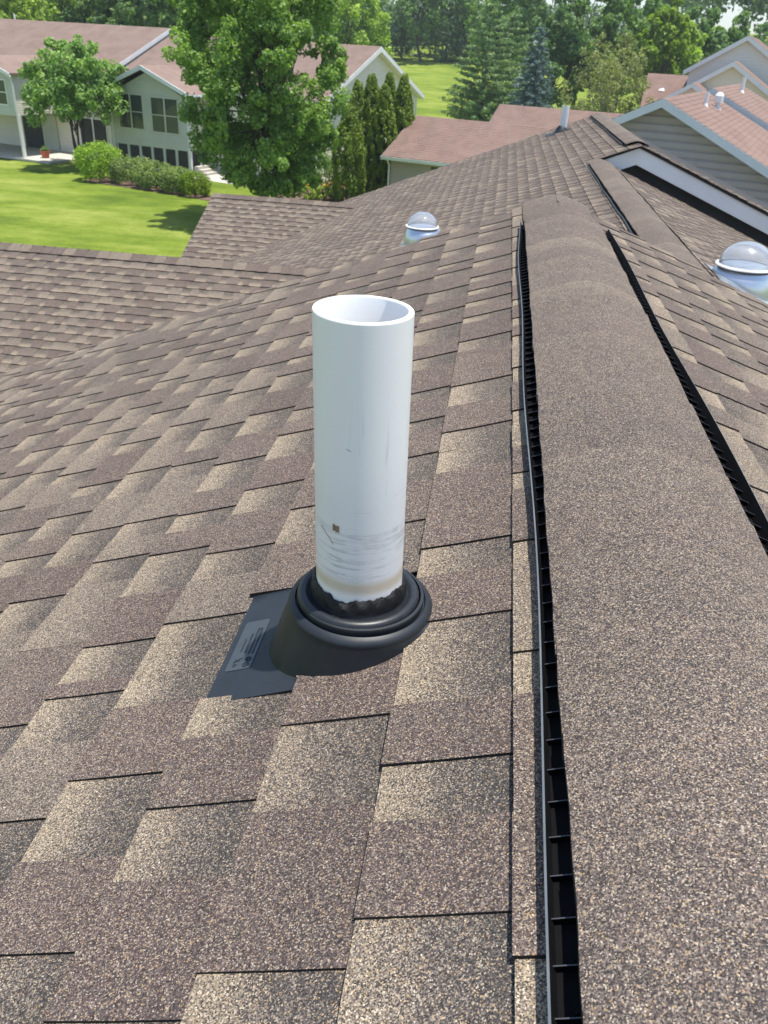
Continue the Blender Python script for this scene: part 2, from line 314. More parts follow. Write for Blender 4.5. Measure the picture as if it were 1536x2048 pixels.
def piece(O, L, D, N, a0, a1, s0, s1, hi, tn, cut=None, flip=1):
    """one shingle tab: along L from a0 to a1, downslope D from s0 to s1"""
    mb = MB(); th = .0034 if hi else 0.0; lift = random.uniform(0, .0012)
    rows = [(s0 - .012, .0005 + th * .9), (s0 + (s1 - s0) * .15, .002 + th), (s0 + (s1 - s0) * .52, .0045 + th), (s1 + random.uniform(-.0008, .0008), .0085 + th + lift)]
    tt = [tn[0], tn[0], tn[1], tn[2]]  # dark upslope rows: factory shadow band, widened as painted shade under course butts
    if cut is None:
        # slightly uneven sides
        q0, q1 = a0 + random.uniform(-.0006, .0006), a1 + random.uniform(-.0006, .0006)
        nA = [a0, q1] ; grid = []
        for k, (s, h) in enumerate(rows):
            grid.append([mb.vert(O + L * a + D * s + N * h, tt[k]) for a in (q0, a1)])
        for k in range(3): mb.face([grid[k][0], grid[k + 1][0], grid[k + 1][1], grid[k][1]] if flip > 0 else [grid[k][0], grid[k][1], grid[k + 1][1], grid[k + 1][0]])
        low = []
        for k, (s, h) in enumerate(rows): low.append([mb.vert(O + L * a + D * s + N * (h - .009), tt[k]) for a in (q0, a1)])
        for k in range(3):
            mb.face([grid[k][0], low[k][0], low[k + 1][0], grid[k + 1][0]], 1); mb.face([grid[k][1], grid[k + 1][1], low[k + 1][1], low[k][1]], 1)
        mb.face([grid[3][0], low[3][0], low[3][1], grid[3][1]], 1)
    else:
        cx, cy, rx, ry = cut; na, ns = 28, 22
        V = {}; inside = {}
        for i in range(na + 1):
            for k in range(ns + 1):
                a = a0 + (a1 - a0) * i / na; f = k / ns; s = s0 - .012 + (s1 - s0 + .012) * f
                u, v = (s - cx) / rx, (a - cy) / ry; d = math.hypot(u, v); inside[i, k] = d < 1
                if d < 1 and d > 1e-6:
                    jag = 1 + random.uniform(-.012, .012); s, a = cx + u / d * rx * jag, cy + v / d * ry * jag
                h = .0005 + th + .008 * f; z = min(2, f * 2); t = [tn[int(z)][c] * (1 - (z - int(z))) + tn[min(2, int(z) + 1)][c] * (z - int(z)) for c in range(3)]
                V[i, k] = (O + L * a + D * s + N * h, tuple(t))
        vid = {}
        def gv(key, low=0):
            if (key, low) not in vid: vid[key, low] = mb.vert(V[key][0] - N * (.009 if low else 0), V[key][1])
            return vid[key, low]
        cells = [(i, k) for i in range(na) for k in range(ns) if not all(inside[c] for c in ((i, k), (i + 1, k), (i, k + 1), (i + 1, k + 1)))]
        todo, best = set(cells), set()
        while todo:
            st = [todo.pop()]; comp = set(st)
            while st:
                i, k = st.pop()
                for q in ((i + 1, k), (i - 1, k), (i, k + 1), (i, k - 1)):
                    if q in todo: todo.discard(q); comp.add(q); st.append(q)
            if len(comp) > len(best): best = comp
        cells = sorted(best); cs = best
        for (i, k) in cells:
            mb.face([gv((i, k)), gv((i, k + 1)), gv((i + 1, k + 1)), gv((i + 1, k))] if flip > 0 else [gv((i, k)), gv((i + 1, k)), gv((i + 1, k + 1)), gv((i, k + 1))])
            for (di, dk, p, q) in ((-1, 0, (i, k), (i, k + 1)), (1, 0, (i + 1, k + 1), (i + 1, k)), (0, -1, (i + 1, k), (i, k)), (0, 1, (i, k + 1), (i + 1, k + 1))):
                if (i + di, k + dk) not in cs: mb.face([gv(p), gv(p, 1), gv(q, 1), gv(q)], 1)
    return mb
MCT = MC.T
def project(p):
    c = MCT @ np.array(p); 
    if c[2] < .02: return None
    return (768 + 1622 * c[0] / c[2], 1024 + 1622 * c[1] / c[2])
def screen_area(mb):
    q = [project(p) for p in mb.v[:8]]
    if any(x is None for x in q): return 0
    xs_ = [x[0] for x in q]; ys_ = [x[1] for x in q]
    if max(xs_) < 0 or min(xs_) > 1536 or max(ys_) < 0 or min(ys_) > 2048: return 0
    a = 0; ring = [q[0], q[1], q[7], q[6]]
    for i in range(4): x1, y1 = ring[i]; x2, y2 = ring[(i + 1) % 4]; a += x1 * y2 - x2 * y1
    return abs(a) / 2
def course_plan(a0, a1, plan=None):
    """alternating raised tabs and low gaps along a course"""
    out = []; a = a0 - random.uniform(0, .2); hi = random.random() < .5
    while a < a1:
        l = random.choice([.08, .10, .12, .14, .16, .19]) if hi else random.choice([.06, .075, .09, .11, .14])
        b = a + l
        if b > a0: out.append((max(a, a0), min(b, a1), hi))
        if hi and random.random() < .07: pass
        else: hi = not hi
        a = b
    if len(out) > 1 and out[-1][1] - out[-1][0] < .03: out[-2] = (out[-2][0], out[-1][1], out[-2][2]); out.pop()
    if len(out) > 1 and out[0][1] - out[0][0] < .03: out[1] = (out[0][0], out[1][1], out[1][2]); out.pop(0)
    return out
def field(O, L, D, N, k0, k1, a0, a1, keep=None, plans={}, cuts=None, flip=1, arange=None):
    ps = []
    for k in range(k0, k1):
        lo, hi_ = (a0, a1) if arange is None else arange(k)
        plan = plans.get(k)
        if plan: 
            pl = list(plan); first = min(p[0] for p in pl); last = max(p[1] for p in pl)
            if first > lo: pl += course_plan(lo, first)
            if last < hi_: pl += course_plan(last, hi_)
        else: pl = course_plan(lo, hi_)
        for (p0, p1, hi) in pl:
            s0, s1 = k * E_, (k + 1) * E_
            cen = O + L * ((p0 + p1) / 2) + D * ((s0 + s1) / 2)
            if keep and not keep(cen): continue
            cut = None
            if cuts:
                cx, cy, rx, ry = cuts
                ds = max(s0 - cx, 0, cx - s1); da = max(p0 - cy, 0, cy - p1)
                if math.hypot(ds / rx, da / ry) < 1: cut = cuts
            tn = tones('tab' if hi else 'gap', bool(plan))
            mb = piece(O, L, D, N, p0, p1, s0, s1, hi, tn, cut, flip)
            ps.append((1e9 if cut else screen_area(mb), mb))
    return ps
def emit(lists, budget, parents, names=('shingle', 'shingle_field')):
    """the pieces that show largest become objects, the rest one part per slope"""
    allp = sorted([(a, si, i) for si, ps in enumerate(lists) for i, (a, _) in enumerate(ps) if a > 0], reverse=True)[:budget]
    big = set((si, i) for _, si, i in allp)
    for si, ps in enumerate(lists):
        rest = MB()
        for i, (a, mb) in enumerate(ps):
            if (si, i) in big:
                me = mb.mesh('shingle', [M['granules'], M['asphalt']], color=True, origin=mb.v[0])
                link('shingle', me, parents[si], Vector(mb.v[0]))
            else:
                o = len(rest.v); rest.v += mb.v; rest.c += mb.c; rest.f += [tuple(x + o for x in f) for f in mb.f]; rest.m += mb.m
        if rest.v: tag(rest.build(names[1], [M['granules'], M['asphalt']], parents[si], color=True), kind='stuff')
LY = Vector((0, 1, 0))
DL, NL = Vector((-CT, 0, -ST)), Vector((-ST, 0, CT))
DR, NR = Vector((CT, 0, -ST)), Vector((ST, 0, CT))
# ---- near roof section: ridge at X=.272, Z=-.552, far rake at Y=3.86
XR, ZR, YE = .272, -.552, 3.86
unit1 = empty('condo_unit', (XR, 2, ZR), 'near brown shingled roof with a white plumbing pipe through its left slope', 'building')
def deck(name, pts, d, parent): 
    mb = MB(); mb.prism(pts, d); return mb.build(name, M['deck'], parent)
def at(O, L, D, a, s, N=None, h=0): return O + L * a + D * s + (N * h if N else Vector((0, 0, 0)))
O1 = Vector((XR, 0, ZR))
c_off = ((XR - .084) / CT)              # slope distance of the first course line from the ridge
k_off = c_off - 2 * E_                  # so that course lines land on X=.084, -.049, ...
O1L = O1 + DL * k_off
roofL = deck('roof_slope', [at(O1, LY, DL, -1.2, 0, NL, -.012), at(O1, LY, DL, -1.2, 4.2, NL, -.012), at(O1, LY, DL, YE - .01, 4.2, NL, -.012), at(O1, LY, DL, YE - .01, 0, NL, -.012)], NL * -.02, unit1)
roofR = deck('roof_slope', [at(O1, LY, DR, -1.2, 0, NR, -.012), at(O1, LY, DR, YE - .01, 0, NR, -.012), at(O1, LY, DR, YE - .01, 3.6, NR, -.012), at(O1, LY, DR, -1.2, 3.6, NR, -.012)], NR * -.02, unit1)
# courses 2,3,4 (below the course line X=.084) follow the photograph near the pipe
P2_ = [(.10, .25, True), (.25, .346, False), (.346, .436, False), (.436, .538, True), (.538, .613, False), (.613, .704, True), (.704, .861, False), (.861, .969, True), (.969, 1.049, False), (1.049, 1.303, True), (1.303, 1.40, False), (1.40, 1.486, False), (1.486, 1.62, True), (1.62, 1.743, False), (1.743, 1.948, True)]
P2_[2] = (.346, .436, False)
P3_ = [(.20, .28, True), (.28, .396, False), (.396, .57, True), (.57, .701, False), (.701, 1.004, True), (1.004, 1.158, False), (1.158, 1.304, True), (1.304, 1.42, False)]
P4_ = [(.24, .36, False), (.36, .50, True), (.50, .596, False), (.596, .705, True), (.705, .782, False), (1.022, 1.17, True), (1.17, 1.30, False)]
CXc, CYc = .4075 + .0, .898
# pipe cut ellipse in slope coordinates (downslope distance from O1L, along Y)
pipe_cut = ((XR - k_off * CT - (-.139)) / CT, .898, .120, .1145)
L1 = field(O1L, LY, DL, NL, 1, 28, -.6, YE, plans={2: P2_, 3: P3_, 4: P4_, 5: [(.33, .43, False), (.43, .54, True), (.54, .66, False), (.66, .79, True), (.79, .90, False)], 6: [(.40, .50, True), (.50, .61, False), (.61, .74, True), (.74, .84, False)]}, cuts=pipe_cut)
L1 = [p for p in L1]
# the flashing flange fills course 4 between Y=.782 and 1.022: drop the pieces that the plan filler put there
def in_flange(mb):
    c = np.mean(np.array(mb.v), 0); return -.31 < c[0] < -.185 and .79 < c[1] < 1.015
L1 = [(a, mb) for a, mb in L1 if not in_flange(mb)]
R1 = field(O1, LY, DR, NR, 0, 22, -.6, YE, flip=-1)
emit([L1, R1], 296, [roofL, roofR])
# gable wall below the far rake, rake boards
mb = MB(); mb.prism([(-3.4, YE - .35, ZR - .3 - 3.67 * TT), (XR, YE - .35, ZR - .3), (3.2, YE - .35, ZR - .3 - 2.93 * TT), (3.2, YE - .35, -7.5), (-3.4, YE - .35, -7.5)], (0, -.15, 0)); mb.build('gable_wall', M['siding_dark'], unit1)
for sgn, D, N in ((1, DL, NL), (-1, DR, NR)):
    mb = MB(); a = O1 + LY * (YE - .035)
    mb.prism([a + N * -.034, a + D * 4 + N * -.034, a + D * 4 + N * -.2, a + N * -.2], (0, .02, 0)); mb.build('rake_board', M['grey_trim'], unit1)
# ------------------------------------------------------------------ ridge vents
def ridge_vent(name, label, X, Z, y0, y1, ycap1, half=.172, ribs=True, seed=1, dirn=1, ycap0=None):
    random.seed(seed)
    t = empty(name, (X, (y0 + y1) / 2, Z + .02), label, 'ridge vent', 'black ridge vents under shingle caps')
    n = int((y1 - y0) / .08)
    def wig(y): return .004 * math.sin(y * 2.1 + seed) + .003 * math.sin(y * 5.3 + seed * 2) 
    for sg, D, N in ((-1, DL, NL), (1, DR, NR)):
        O = Vector((X, 0, Z))
        lip = MB(); body = MB(); rowsl = []; rowsb = []
        for i in range(n + 1):
            y = y0 + (y1 - y0) * i / n; dw = wig(y) * (1 if sg < 0 else .6)
            s = (half if sg > 0 else half - .013) / CT + dw; base = O + LY * y
            up = .033 + .003 * math.sin(y * 3.7 + seed)
            rowsl.append([lip.vert(base + D * (s - .0015) + N * .012), lip.vert(base + D * (s + .0008) + N * up), lip.vert(base + D * (s + .0030) + N * (up - .0005)), lip.vert(base + D * (s + .0034) + N * .008)])
            rowsb.append([body.vert(base + D * (s + .0003) + N * .0145), body.vert(base + D * (s - .045) + N * .0150), body.vert(base + D * (s - .075) + N * .030)])
        for i in range(n):
            for k in range(3): lip.face([rowsl[i][k], rowsl[i][k + 1], rowsl[i + 1][k + 1], rowsl[i + 1][k]], 1 if k == 0 else 0)
            for k in range(2): body.face([rowsb[i][k], rowsb[i][k + 1], rowsb[i + 1][k + 1], rowsb[i + 1][k]])
        lip.face(rowsl[0]); lip.face(rowsl[-1][::-1])
        lo = lip.build('baffle_lip', [M['lip'], M['black_plastic']], t); body.build('vent_base', M['black_plastic'], t)
        if ribs:
            y = y0 + .02; rme = None; rib = []
            while y < min(y1, 3.3):
                s = (half if sg > 0 else half - .013) / CT + wig(y) * (1 if sg < 0 else .6); b = O + LY * y
                mb = MB(); mb.box((s - .05, -.0006, .014), (s + .0005, .0006, .0215), X=D, Y=LY, Z=N, O=b)
                mb.box((s - .016, .004, .014), (s - .0135, .0065, .0185), X=D, Y=LY, Z=N, O=b)
                rb_ = mb.build('rib', M['black_plastic'], t); mb = MB(); mb.box((s - .05, -.0005, .0215), (s + .0005, .0005, .0220), X=D, Y=LY, Z=N, O=b); mb.build('rib_edge', M['rib_plastic'], rb_)
                for q in (.012, .022):            # slotted weather filter behind each rib
                    mb2 = MB(); mb2.box((s - .045, -.004, .012), (s - .028, -.0015, .028), X=D, Y=LY, Z=N, O=b + LY * (q + .006)); rib.append(mb2)
                y += .0385
            allb = MB()
            for mb2 in rib:
                o = len(allb.v); allb.v += mb2.v; allb.c += mb2.c; allb.f += [tuple(x + o for x in f) for f in mb2.f]; allb.m += mb2.m
            tag(allb.build('weather_filter', M['black_plastic'], t), kind='stuff')
    # cap shingles, the far one laid first, each lying over the next farther one
    y = ycap1; exp = .149; k = 0; ymin = y0 - .1 if ycap0 is None else ycap0
    while y > ymin:
        mb = MB(); nu, nv = 26, 7; ln = exp + .03; rows = []
        col = random.choice([(.06, .12, .5), (.12, .12, .35), (.18, .08, .25), (.05, .2, .55), (.09, .16, .4)])
        wv = .0018 * math.sin(k * 1.9 + seed) + random.uniform(-.001, .001); wl = random.uniform(-.0008, .0008); wr = random.uniform(-.0012, .0012)
        for j in range(nv):
            f = j / (nv - 1); yy = y - ln * (1 - f)            # f=1 is the butt at the far end
            onvent = min(max((y1 + .03 - yy) / .09, 0), 1); onvent = onvent * onvent * (3 - 2 * onvent)
            row = []
            for i in range(nu + 1):
                u = -1 + 2 * i / nu; hw = (half - (.0185 if u < 0 else .034)) + (wl if u < 0 else wr) + .0007 * math.sin(yy * 17 + u * 3) + .0005 * math.sin(yy * 61 + u)
                x = u * hw; rnd = .055
                z = -(math.sqrt(x * x + rnd * rnd) - rnd * .62) * TT
                z += .012 + .026 * onvent + .0036 * f + wv * f + .0022 * math.sin(yy * 14 + seed) * (1 - abs(u) * .6)
                z -= .004 * abs(u) ** 6
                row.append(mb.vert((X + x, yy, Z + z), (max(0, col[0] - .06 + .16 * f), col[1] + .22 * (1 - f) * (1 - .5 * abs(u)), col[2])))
            rows.append(row)
        for j in range(nv - 1):
            for i in range(nu): mb.face([rows[j][i], rows[j][i + 1], rows[j + 1][i + 1], rows[j + 1][i]])
        low = [[mb.vert(Vector(mb.v[q]) - Vector((0, 0, .0045)), col) for q in row] for row in rows]
        for j in range(nv - 1): 
            mb.face([rows[j][0], rows[j + 1][0], low[j + 1][0], low[j][0]], 1); mb.face([rows[j][nu], low[j][nu], low[j + 1][nu], rows[j + 1][nu]], 1)
            for i in range(nu): mb.face([low[j][i], low[j + 1][i], low[j + 1][i + 1], low[j][i + 1]], 1)
        for i in range(nu): mb.face([rows[-1][i], rows[-1][i + 1], low[-1][i + 1], low[-1][i]], 1)
        o = mb.build('cap_shingle', [M['granules'], M['asphalt']], t, color=True); autosmooth(o, 50)
        y -= exp; k += 1
    return t
M['lip'] = noisy('grey vent lip plastic', (.11, .125, .14), (.16, .175, .19), 20, .4)
ridge_vent('ridge_vent', 'long granule covered ridge vent running from the bottom right of the photo', XR, ZR, -.3, 3.40, YE + .01, .170, True, 3)
# ------------------------------------------------------------------ plumbing vent with boot
PX, PY = -.124, .885
def roofz(x): return -.626 + (x - .084) * TT
pv = empty('plumbing_vent', (PX, PY, roofz(PX)), 'tall white plastic plumbing pipe standing in a black rubber boot', 'vent pipe')
RP = .0572; lean = Vector((-.022, 0, 0))
def axp(z): return Vector((PX, PY, z)) + lean * (z + .61)
mb = MB(); seg = 96; prof = [(RP, -.72), (RP, -.60), (RP, -.5), (RP, -.4), (RP, -.3), (RP, -.264), (RP, -.2592), (RP, -.2585), (RP - .0008, -.2572), (RP - .0062, -.2572), (RP - .0068, -.2585), (RP - .0068, -.35), (RP - .0068, -.50), (RP - .0068, -.70)]
rows = []
for (r, z) in prof: rows.append([mb.vert(axp(z) + Vector((r * math.cos(2 * math.pi * i / seg), r * math.sin(2 * math.pi * i / seg), 0))) for i in range(seg)])
for k in range(len(rows) - 1):
    for i in range(seg): mb.face([rows[k][i], rows[k][(i + 1) % seg], rows[k + 1][(i + 1) % seg], rows[k + 1][i]])
pp = autosmooth(mb.build('pipe', M['pvc'], pv), 35)
def patch(name, ang, z, wa, hz, m, jag=.0):
    mb = MB(); n = 6; rr = RP + .0006; rowsp = []
    for j in range(5):
        zz = z - hz / 2 + hz * j / 4; rowsp.append([mb.vert(axp(zz) + Vector(((rr) * math.cos(ang - wa / 2 + wa * i / n), rr * math.sin(ang - wa / 2 + wa * i / n), random.uniform(-jag, jag)))) for i in range(n + 1)])
    for j in range(4):
        for i in range(n): mb.face([rowsp[j][i], rowsp[j][i + 1], rowsp[j + 1][i + 1], rowsp[j + 1][i]])
    return mb.build(name, m, pp)
patch('paper_scrap', R(-112), -.514, .16, .009, M['chip'], .0012)
def scratch(pts, rad, m):
    mb = MB(); mb.tube([axp(z) + Vector(((RP + .0002) * math.cos(R(a)), (RP + .0002) * math.sin(R(a)), 0)) for a, z in pts], rad, 5); mb.build('scratch', m, pp)
M['scuff'] = mat('grey scuff', (.3, .3, .31), .6); M['rust'] = mat('brown scratch', (.3, .17, .12), .6)
scratch([(-98, -.404), (-93, -.407)], .0005, M['scuff'])
scratch([(-138, -.521), (-130, -.525), (-122, -.531), (-116, -.538)], .0005, M['rust'])
# boot: cone from the roof plane to a level shoulder, ring, bellows, torn lip
cone = MB(); seg = 72; cr = []
ex, ey, ecx, ecy = .117, .114, -.132, .895
for k in range(9):
    f = k / 8; g = f; row = []
    for i in range(seg):
        a = 2 * math.pi * i / seg
        bx, by = ecx + ex * math.cos(a), ecy + ey * math.sin(a); bz = roofz(bx) + .006
        tx, ty, tz = PX + .003 + .0975 * math.cos(a), PY + .0975 * math.sin(a), -.661
        if f < .12: bz -= 0
        x, y, z = bx + (tx - bx) * g, by + (ty - by) * g, bz + (tz - bz) * f
        sh = 1 + .05 * math.sin(math.pi * f); x, y = tx + (x - tx) * 1, ty + (y - ty) * 1
        z = max(z, roofz(x) + .005)
        row.append(cone.vert((x, y, z)))
    cr.append(row)
for k in range(8):
    for i in range(seg): cone.face([cr[k][i], cr[k][(i + 1) % seg], cr[k + 1][(i + 1) % seg], cr[k + 1][i]])
autosmooth(cone.build('boot_cone', M['flash'], pv), 60)
ring = MB(); ring.lathe([(.0975, -.661), (.0978, -.6575), (.0962, -.6540), (.0920, -.6508), (.0885, -.6490), (.0872, -.6500), (.0868, -.6530), (.0852, -.6530), (.0848, -.6470), (.0856, -.6440), (.0848, -.6415), (.0812, -.6410)], 96, O=(PX + .003, PY, 0))
autosmooth(ring.build('boot_ring', M['flash'], pv), 50)
bell = MB(); bell.lathe([(.0822, -.648), (.0820, -.6415), (.0805, -.6385), (.0780, -.6365), (.0750, -.6355), (.0720, -.6358), (.0692, -.6378), (.0670, -.6405), (.0652, -.6412), (.0638, -.6390), (.0630, -.634), (.0624, -.631), (.0618, -.628), (.059, -.626), (.0575, -.626)], 96, O=(PX, PY, 0))
autosmooth(bell.build('rubber_collar', M['rubber'], pv), 55)
random.seed(5); ph = [random.uniform(0, 6.3) for _ in range(12)]
def torn(k, a, r, z):
    w_ = .0026 * math.sin(3 * a + ph[0]) + .0015 * math.sin(7 * a + ph[1]) + .0010 * math.sin(19 * a + ph[2]) + .0007 * math.sin(41 * a + ph[3]) + .002 * (math.sin(11 * a + ph[5]) > .55)
    return (r + (.0012 * math.sin(17 * a + k + ph[4]) if 0 < k < 5 else 0), z + (w_ if k >= 2 else 0))
tor = MB(); tor.lathe([(.0640, -.634), (.0634, -.6265), (.0615, -.6200), (.0598, -.6175), (.0584, -.6165), (.0571, -.618)], 160, fn=torn, O=(PX, PY, 0)); autosmooth(tor.build('sealant_bead', M['tar'], pv), 40)
# flange lying on the roof
fl = MB(); F0 = []
def onroof(x, y, h): return Vector((x, y, roofz(x))) + NL * h
fl.prism([onroof(-.309, .772, .0035), onroof(-.075, .772, .0035), onroof(-.075, 1.035, .0035), onroof(-.309, 1.035, .0035)], NL * .0022)
flo = fl.build('flange', M['flash'], pv)
lab = MB()
def rrect(x0, x1, y0, y1, r, h):
    pts = []
    for (cx_, cy_, a0) in ((x1 - r, y1 - r, 0), (x0 + r, y1 - r, 90), (x0 + r, y0 + r, 180), (x1 - r, y0 + r, 270)):
        for q in range(5): a = R(a0 + q * 22.5); pts.append(onroof(cx_ + r * math.cos(a), cy_ + r * math.sin(a), h))
    return pts
M['emboss'] = noisy('lighter slate plastic', (.024, .030, .037), (.032, .039, .047), 60, .5, spec=1.0)
lab.prism(rrect(-.299, -.262, .835, .948, .004, .0056), NL * .0009); lo_ = lab.build('embossed_plate', M['emboss'], flo)
em = MB()
def bar(x0, y0, x1, y1, wd): 
    p, q = onroof(x0, y0, .0066), onroof(x1, y1, .0066); d = (q - p).normalized(); s = NL.cross(d) * wd
    em.prism([p - s, q - s, q + s, p + s], NL * .0007)
for x in (-.268, -.2735): bar(x, .868, x, .925, .0011)
bar(-.268, .925, -.2735, .925, .0011); bar(-.280, .872, -.280, .915, .0014); bar(-.287, .876, -.287, .905, .0008)
for (cx_, cy_) in ((-.270, .8555), (-.271, .8435)):
    for q in range(14):
        a, b = 2 * math.pi * q / 14, 2 * math.pi * (q + 1) / 14
        bar(cx_ + .0042 * math.cos(a), cy_ + .0042 * math.sin(a), cx_ + .0042 * math.cos(b), cy_ + .0042 * math.sin(b), .0005)
    bar(cx_ - .002, cy_ - .001, cx_ + .002, cy_ + .001, .0005)
for a in (60, 120, 90): bar(-.288, .8425, -.288 + .006 * math.cos(R(a)) , .8425 + .006 * math.sin(R(a)), .0005)
bar(-.291, .852, -.280, .860, .0009); bar(-.290, .858, -.283, .854, .0008)
em.build('embossed_marks', M['flash'], lo_)
# ------------------------------------------------------------------ stepped-down roof section (shares its left slope with the raised end)
XA, ZA, Y2 = 1.255, -1.153, 17.4       # lower ridge, from Y=3.9 to 11.6
XB, ZB, Y3 = 1.74, -.962, 11.55        # raised ridge, from Y=11.6 to 17.4
unit2 = empty('condo_unit', (XA, 9, ZA), 'long stepped-down brown shingled roof beyond the near rake, with two cross gables', 'building')
z2 = lambda x: ZA + (x - XA) * TT
zA = lambda y: -2.43 - TT * abs(y - 9.8)
zB = lambda y: -2.58 - TT * abs(y - 15.4)
O3 = Vector((XB, 0, ZB))
def quad_deck(name, pts, N, parent):
    return deck(name, [Vector(p) + N * -.012 for p in pts], N * -.02, parent)
r2L = quad_deck('roof_slope', [(XA, 3.9, ZA), (-6, 3.9, z2(-6)), (-6, Y2 - .01, z2(-6)), (XB, Y2 - .01, ZB), (XB, Y3, ZB), (XA, Y3, ZA)], NL, unit2)
r2R = quad_deck('roof_slope', [(XA, 3.9, ZA), (XA, 12.2, ZA), (XA + 4, 12.2, ZA - 4 * TT), (XA + 4, 3.9, ZA - 4 * TT)], NR, unit2)
r3R = quad_deck('roof_slope', [(XB, Y3, ZB), (XB, Y2 - .01, ZB), (XB + 4, Y2 - .01, ZB - 4 * TT), (XB + 4, Y3, ZB - 4 * TT)], NR, unit2)
kA = ((XB - XA) / CT)
def keepL(c):
    if c.y < 11.5 and c.x > XA - .02: return False
    if c.x > -1.2: return True
    za = zA(c.y) if c.y < 12.7 else zB(c.y)
    return c.z > za - .05
O2L = Vector((XB, 0, ZB))
F2L = field(O2L, LY, DL, NL, 0, 46, 3.95, Y2, keep=keepL)
F2R = field(Vector((XA, 0, ZA)), LY, DR, NR, 0, 22, 3.95, 12.0, flip=-1)
F3R = field(O3, LY, DR, NR, 0, 22, Y3, Y2, flip=-1, keep=lambda c: c.y < Y3 + 1.2)
LX = Vector((1, 0, 0)); DN, NNr = Vector((0, -CT, -ST)), Vector((0, -ST, CT)); DF, NF = Vector((0, CT, -ST)), Vector((0, ST, CT))
rA = quad_deck('cross_gable_slope', [(-9.5, 9.8, -2.43), (-9.5, 4.2, zA(4.2)), (3, 4.2, zA(4.2)), (-1.9, 9.8, -2.43)], NNr, unit2)
rA2 = quad_deck('cross_gable_slope', [(-9.5, 9.8, -2.43), (-1.9, 9.8, -2.43), (-4.6, 12.7, zA(12.7)), (-9.5, 12.7, zA(12.7))], NF, unit2)
rB = quad_deck('cross_gable_slope', [(-5.18, 15.4, -2.58), (-5.18, 12.4, zB(12.4)), (-3, 12.4, zB(12.4)), (-2.3, 15.4, -2.58)], NNr, unit2)
rB2 = quad_deck('cross_gable_slope', [(-5.18, 15.4, -2.58), (-2.3, 15.4, -2.58), (-4, 19, zB(19)), (-5.18, 19, zB(19))], NF, unit2)
def keepA(c): return c.z > z2(c.x) - .05 and c.x < .9
FA = field(Vector((0, 9.8, -2.43)), LX, DN, NNr, 0, 42, -8.0, 1.0, keep=keepA)
FB = field(Vector((0, 15.4, -2.58)), LX, DN, NNr, 0, 22, -5.18, -1.5, keep=lambda c: c.z > z2(c.x) - .05 and c.z > zA(c.y) - .15)
emit([F2L, F2R, F3R, FA, FB], 296, [r2L, r2R, r3R, rA, rB])
def hip_caps(parent, x0, x1, y, z, tone=None):
    """folded cap shingles along a cross-gable ridge"""
    x = x0
    while x < x1:
        mb = MB(); t = tones('tab')[1]; hw = .14; l = .16; rows = []
        for a, h in ((x, .010), (x + l, .018)):
            rows.append([mb.vert((a, y + d, z + h - TT * abs(d) + .004), t) for d in (-hw, -.03, 0, .03, hw)])
        for i in range(4): mb.face([rows[0][i], rows[0][i + 1], rows[1][i + 1], rows[1][i]][::-1])
        b = [mb.vert(Vector(mb.v[rows[0][0]]) - Vector((0, 0, .012)), t), mb.vert(Vector(mb.v[rows[1][0]]) - Vector((0, 0, .012)), t)]
        mb.face([rows[0][0], rows[1][0], b[1], b[0]], 1)
        mb.build('cap_shingle', [M['granules'], M['asphalt']], parent, color=True); x += .145
hip_caps(rA, -8.0, -1.85, 9.8, -2.43); hip_caps(rB, -5.18, -2.2, 15.4, -2.58)
# gutters' end, walls and white fascia of the raised end
def gable_trim(parent, X, Z, y, tan, half_l, half_r, wid, m, th=.03, name='fascia'):
    for sg, hl in ((-1, half_l), (1, half_r)):
        mb = MB(); mb.prism([(X, y, Z), (X + sg * hl, y, Z - tan * hl), (X + sg * hl, y, Z - tan * hl - wid), (X, y, Z - wid)], (0, th, 0)); mb.build(name, m, parent)
gable_trim(unit2, XB, ZB - .03, Y3 + .02, TT, .485, 4.0, .20, M['white'])
sf = MB(); sf.prism([(XA + .05, Y3 + .05, ZB - .235 - TT * (XB - XA - .05)), (XB, Y3 + .05, ZB - .235), (XB + 4, Y3 + .05, ZB - .235 - 4 * TT), (XB + 4, Y3 + .3, ZB - .235 - 4 * TT), (XB, Y3 + .3, ZB - .235), (XA + .05, Y3 + .3, ZB - .235 - TT * (XB - XA - .05))], (0, 0, .01)); sf.build('soffit', M['white'], unit2)
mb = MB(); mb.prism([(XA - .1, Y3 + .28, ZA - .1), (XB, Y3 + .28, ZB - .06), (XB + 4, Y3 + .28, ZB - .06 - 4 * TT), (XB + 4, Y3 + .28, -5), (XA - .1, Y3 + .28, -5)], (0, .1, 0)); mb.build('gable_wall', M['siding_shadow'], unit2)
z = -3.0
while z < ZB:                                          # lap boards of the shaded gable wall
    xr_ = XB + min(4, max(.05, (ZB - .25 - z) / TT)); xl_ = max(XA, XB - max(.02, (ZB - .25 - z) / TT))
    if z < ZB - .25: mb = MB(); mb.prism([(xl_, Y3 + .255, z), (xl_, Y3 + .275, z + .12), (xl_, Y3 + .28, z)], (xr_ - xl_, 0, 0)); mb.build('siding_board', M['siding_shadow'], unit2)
    z += .12
mb = MB(); mb.prism([(-5.0, 17.0, z2(-5)), (XB, 17.0, ZB - .25), (5.5, 17.0, ZB - 1.6), (5.5, 17.0, -7.5), (-5, 17.0, -7.5)], (0, -.15, 0)); mb.build('gable_wall', M['siding_dark'], unit2)
mb = MB(); mb.prism([(-5.0, 12.6, -3.9), (-5.0, 15.4, -2.9), (-5.0, 18, -3.9), (-5, 18, -7.5), (-5, 12.6, -7.5)], (.15, 0, 0)); mb.build('gable_wall', M['siding_dark'], unit2)
